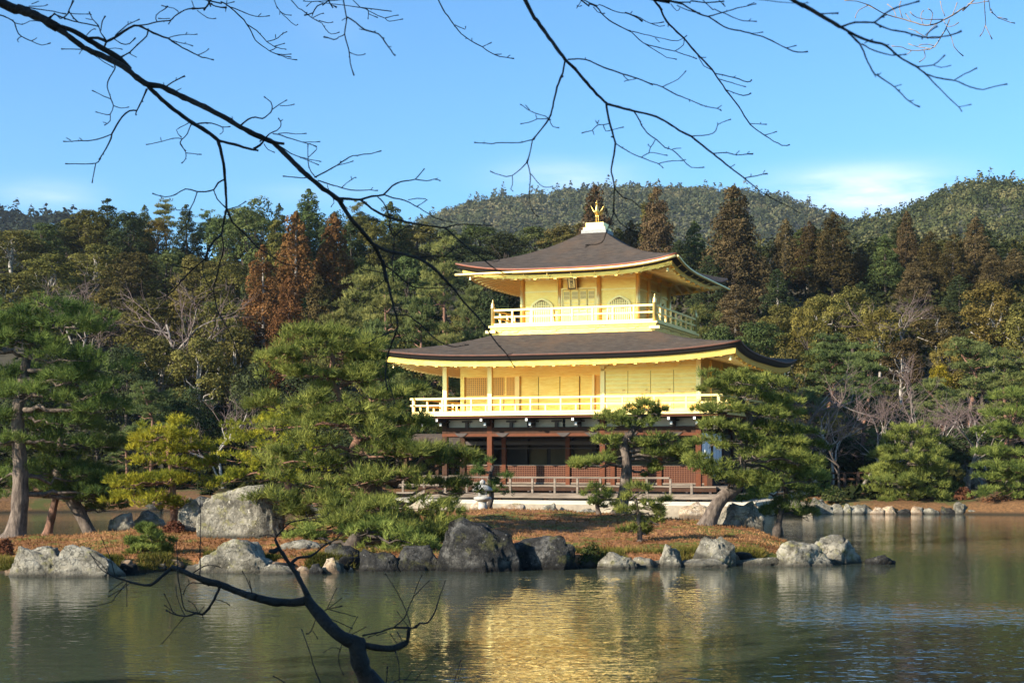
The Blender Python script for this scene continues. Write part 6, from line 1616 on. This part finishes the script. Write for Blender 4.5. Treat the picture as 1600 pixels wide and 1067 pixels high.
branch("overhanging_branch", "pale sunlit branch of fine twigs in the top right corner", "branch", 21.0, """
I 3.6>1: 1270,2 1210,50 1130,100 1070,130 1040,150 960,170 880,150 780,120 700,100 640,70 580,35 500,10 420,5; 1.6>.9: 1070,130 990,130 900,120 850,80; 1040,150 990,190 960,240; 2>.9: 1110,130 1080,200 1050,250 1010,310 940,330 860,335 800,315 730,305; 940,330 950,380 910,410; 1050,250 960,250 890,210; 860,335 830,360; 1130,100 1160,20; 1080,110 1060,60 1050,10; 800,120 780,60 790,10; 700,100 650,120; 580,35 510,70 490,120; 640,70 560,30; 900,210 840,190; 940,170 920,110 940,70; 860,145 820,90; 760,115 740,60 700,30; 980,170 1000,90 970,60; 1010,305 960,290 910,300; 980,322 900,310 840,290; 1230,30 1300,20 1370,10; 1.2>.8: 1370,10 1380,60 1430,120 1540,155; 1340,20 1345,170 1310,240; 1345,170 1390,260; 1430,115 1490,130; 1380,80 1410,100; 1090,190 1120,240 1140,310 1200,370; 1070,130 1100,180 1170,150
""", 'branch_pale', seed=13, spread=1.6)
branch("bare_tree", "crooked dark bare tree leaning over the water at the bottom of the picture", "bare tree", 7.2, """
N 30>24: 690,1090 630,1010 600,930 590,860 585,820; 21>14: 590,840 500,800 420,730 360,660 310,600 290,560; 8>4.5: 300,560 240,440 190,370 140,290 110,230; 2.5>1: 110,230 150,180 200,135 270,120 380,130; 110,225 80,205 20,215; 180,185 230,165; 200,130 100,100; 270,115 400,100 420,80; 300,110 290,70; 5>1: 200,380 240,340 320,330 370,290 410,260 470,230 500,190; 370,290 360,275; 410,255 395,220; 7>6: 130,290 105,300 80,300; 12>11: 290,590 210,600 100,595 0,570
L 10.5>7: 1387,605 1250,560 1100,500 930,450 800,395 690,350; 5>2.5: 690,350 600,430 510,500 400,490 300,460 200,430; 1.8>1: 200,430 110,380 50,310 0,230; 170,420 100,330 20,260; 1.5>.8: 210,420 180,290 130,180 95,95; 1.6>.9: 310,480 220,590 180,640 40,675 -20,680; 330,490 250,540 155,600; 280,470 160,555; 310,490 310,680; 4>3.5: 1085,510 1040,620 990,700 940,745; 3>1.5: 940,745 880,735 800,760 700,740 635,710; 2>1.2: 900,730 800,710 770,620 745,480 735,380 722,130; 800,760 740,640 720,510; 790,765 600,990; 700,740 660,650 620,570; 720,740 620,665; 2.6>1: 1070,510 950,490 860,480 810,510 780,580; 830,480 825,450; 1050,620 1110,630 1170,670; 900,730 870,660 820,630; 910,730 955,675; 945,750 950,785; 2>1: 850,410 920,360 1000,330 1090,350; 2>1: 920,430 922,200 923,0 922,-230; 1355,570 1310,450 1270,380; 1355,565 1330,460
N 9>8: 600,835 700,860 800,865 880,830; 5: 880,830 885,790 890,745; 3>1: 890,750 930,740 950,720 1000,715 1040,650 1070,560 1100,470; 3>2: 890,745 800,745 720,770 620,790; 2>.9: 790,750 860,690 900,600 940,490 965,440; 920,560 1010,470; 1.5>.9: 900,740 870,640 810,520 750,430; 885,740 820,650; 760,770 700,790; 830,850 780,780; 700,780 650,800; 860,840 820,770; 530,800 640,740; 530,795 590,680; 1.4: 385,660 410,640 500,620; 410,640 470,515; 420,635 500,570; 430,640 580,680; 1.3: 400,680 450,700 560,750; 1.5: 345,700 320,770 290,780; 330,765 360,810; 1.3: 500,830 490,870 480,910 490,980 510,1020; 490,870 440,860 390,890
""", seed=14, spread=.7, down=True)
branch("bare_shrub", "thin upright twigs rising at the bottom edge beside the crooked bare tree", "shrub", 8.0, """
N 2>1.2: 380,1080 340,980 310,880 265,755; 1.5: 190,1080 100,1025; 1.4: 835,1080 830,960 810,880; 2.5>1: 760,1078 840,1045 900,1050 1000,1050; 870,1048 910,995; 930,1050 990,970; 1.5: 755,1080 765,970; 1.2: 1150,1080 1190,930; 1165,1080 1195,960
""", seed=15, down=True)

# the evergreen trees of the near bank, up-sun of the viewer, that keep these branches in shade
for (x, y, sc, v), lb in zip([(-11.5,1.5,1.05,0),(-10.5,-5.5,1.15,1),(-17.5,-2.5,1.2,2),(-6.5,-9.5,1.1,3),(-16.5,5.0,.95,4)],
    ["near-bank evergreen left of the viewer, closest to the water","near-bank evergreen just behind the viewer's left","near-bank evergreen farthest back on the left","near-bank evergreen straight behind the viewer","near-bank evergreen farthest along the shore to the left"]):
    pr = PROTO['broad'][v]; root = empty("broadleaf_tree", (x, y, .5)); root.scale = (sc*1.15, sc*1.15, sc*1.05); tag(root, lb, "tree", "evergreens of the near bank")
    for nm, me, mt_ in (("trunk", pr.trunk, M['bark_dark']), ("crown", pr.crown, M['lf_green'])):
        o = link(nm, me, root); o.material_slots[0].link = 'OBJECT'; o.material_slots[0].material = mt_
# ================================================================ air between here and the hills
hz = bpy.data.materials.new("haze_air"); hz.use_nodes = True
N, L = hz.node_tree.nodes, hz.node_tree.links
N.remove(N["Principled BSDF"])
pv = N.new("ShaderNodeVolumePrincipled"); pv.inputs["Color"].default_value = (0.80, 0.88, 1.0, 1); pv.inputs["Density"].default_value = 0.00013; pv.inputs["Anisotropy"].default_value = 0.3
L.new(pv.outputs[0], N["Material Output"].inputs["Volume"])
m = MB(); m.box(-900, 900, -55, 1100, -2.4, 175)
hb = m.build("haze", hz, kind="stuff"); hb["label"] = "thin winter haze in the air in front of the hills"; hb["category"] = "haze"
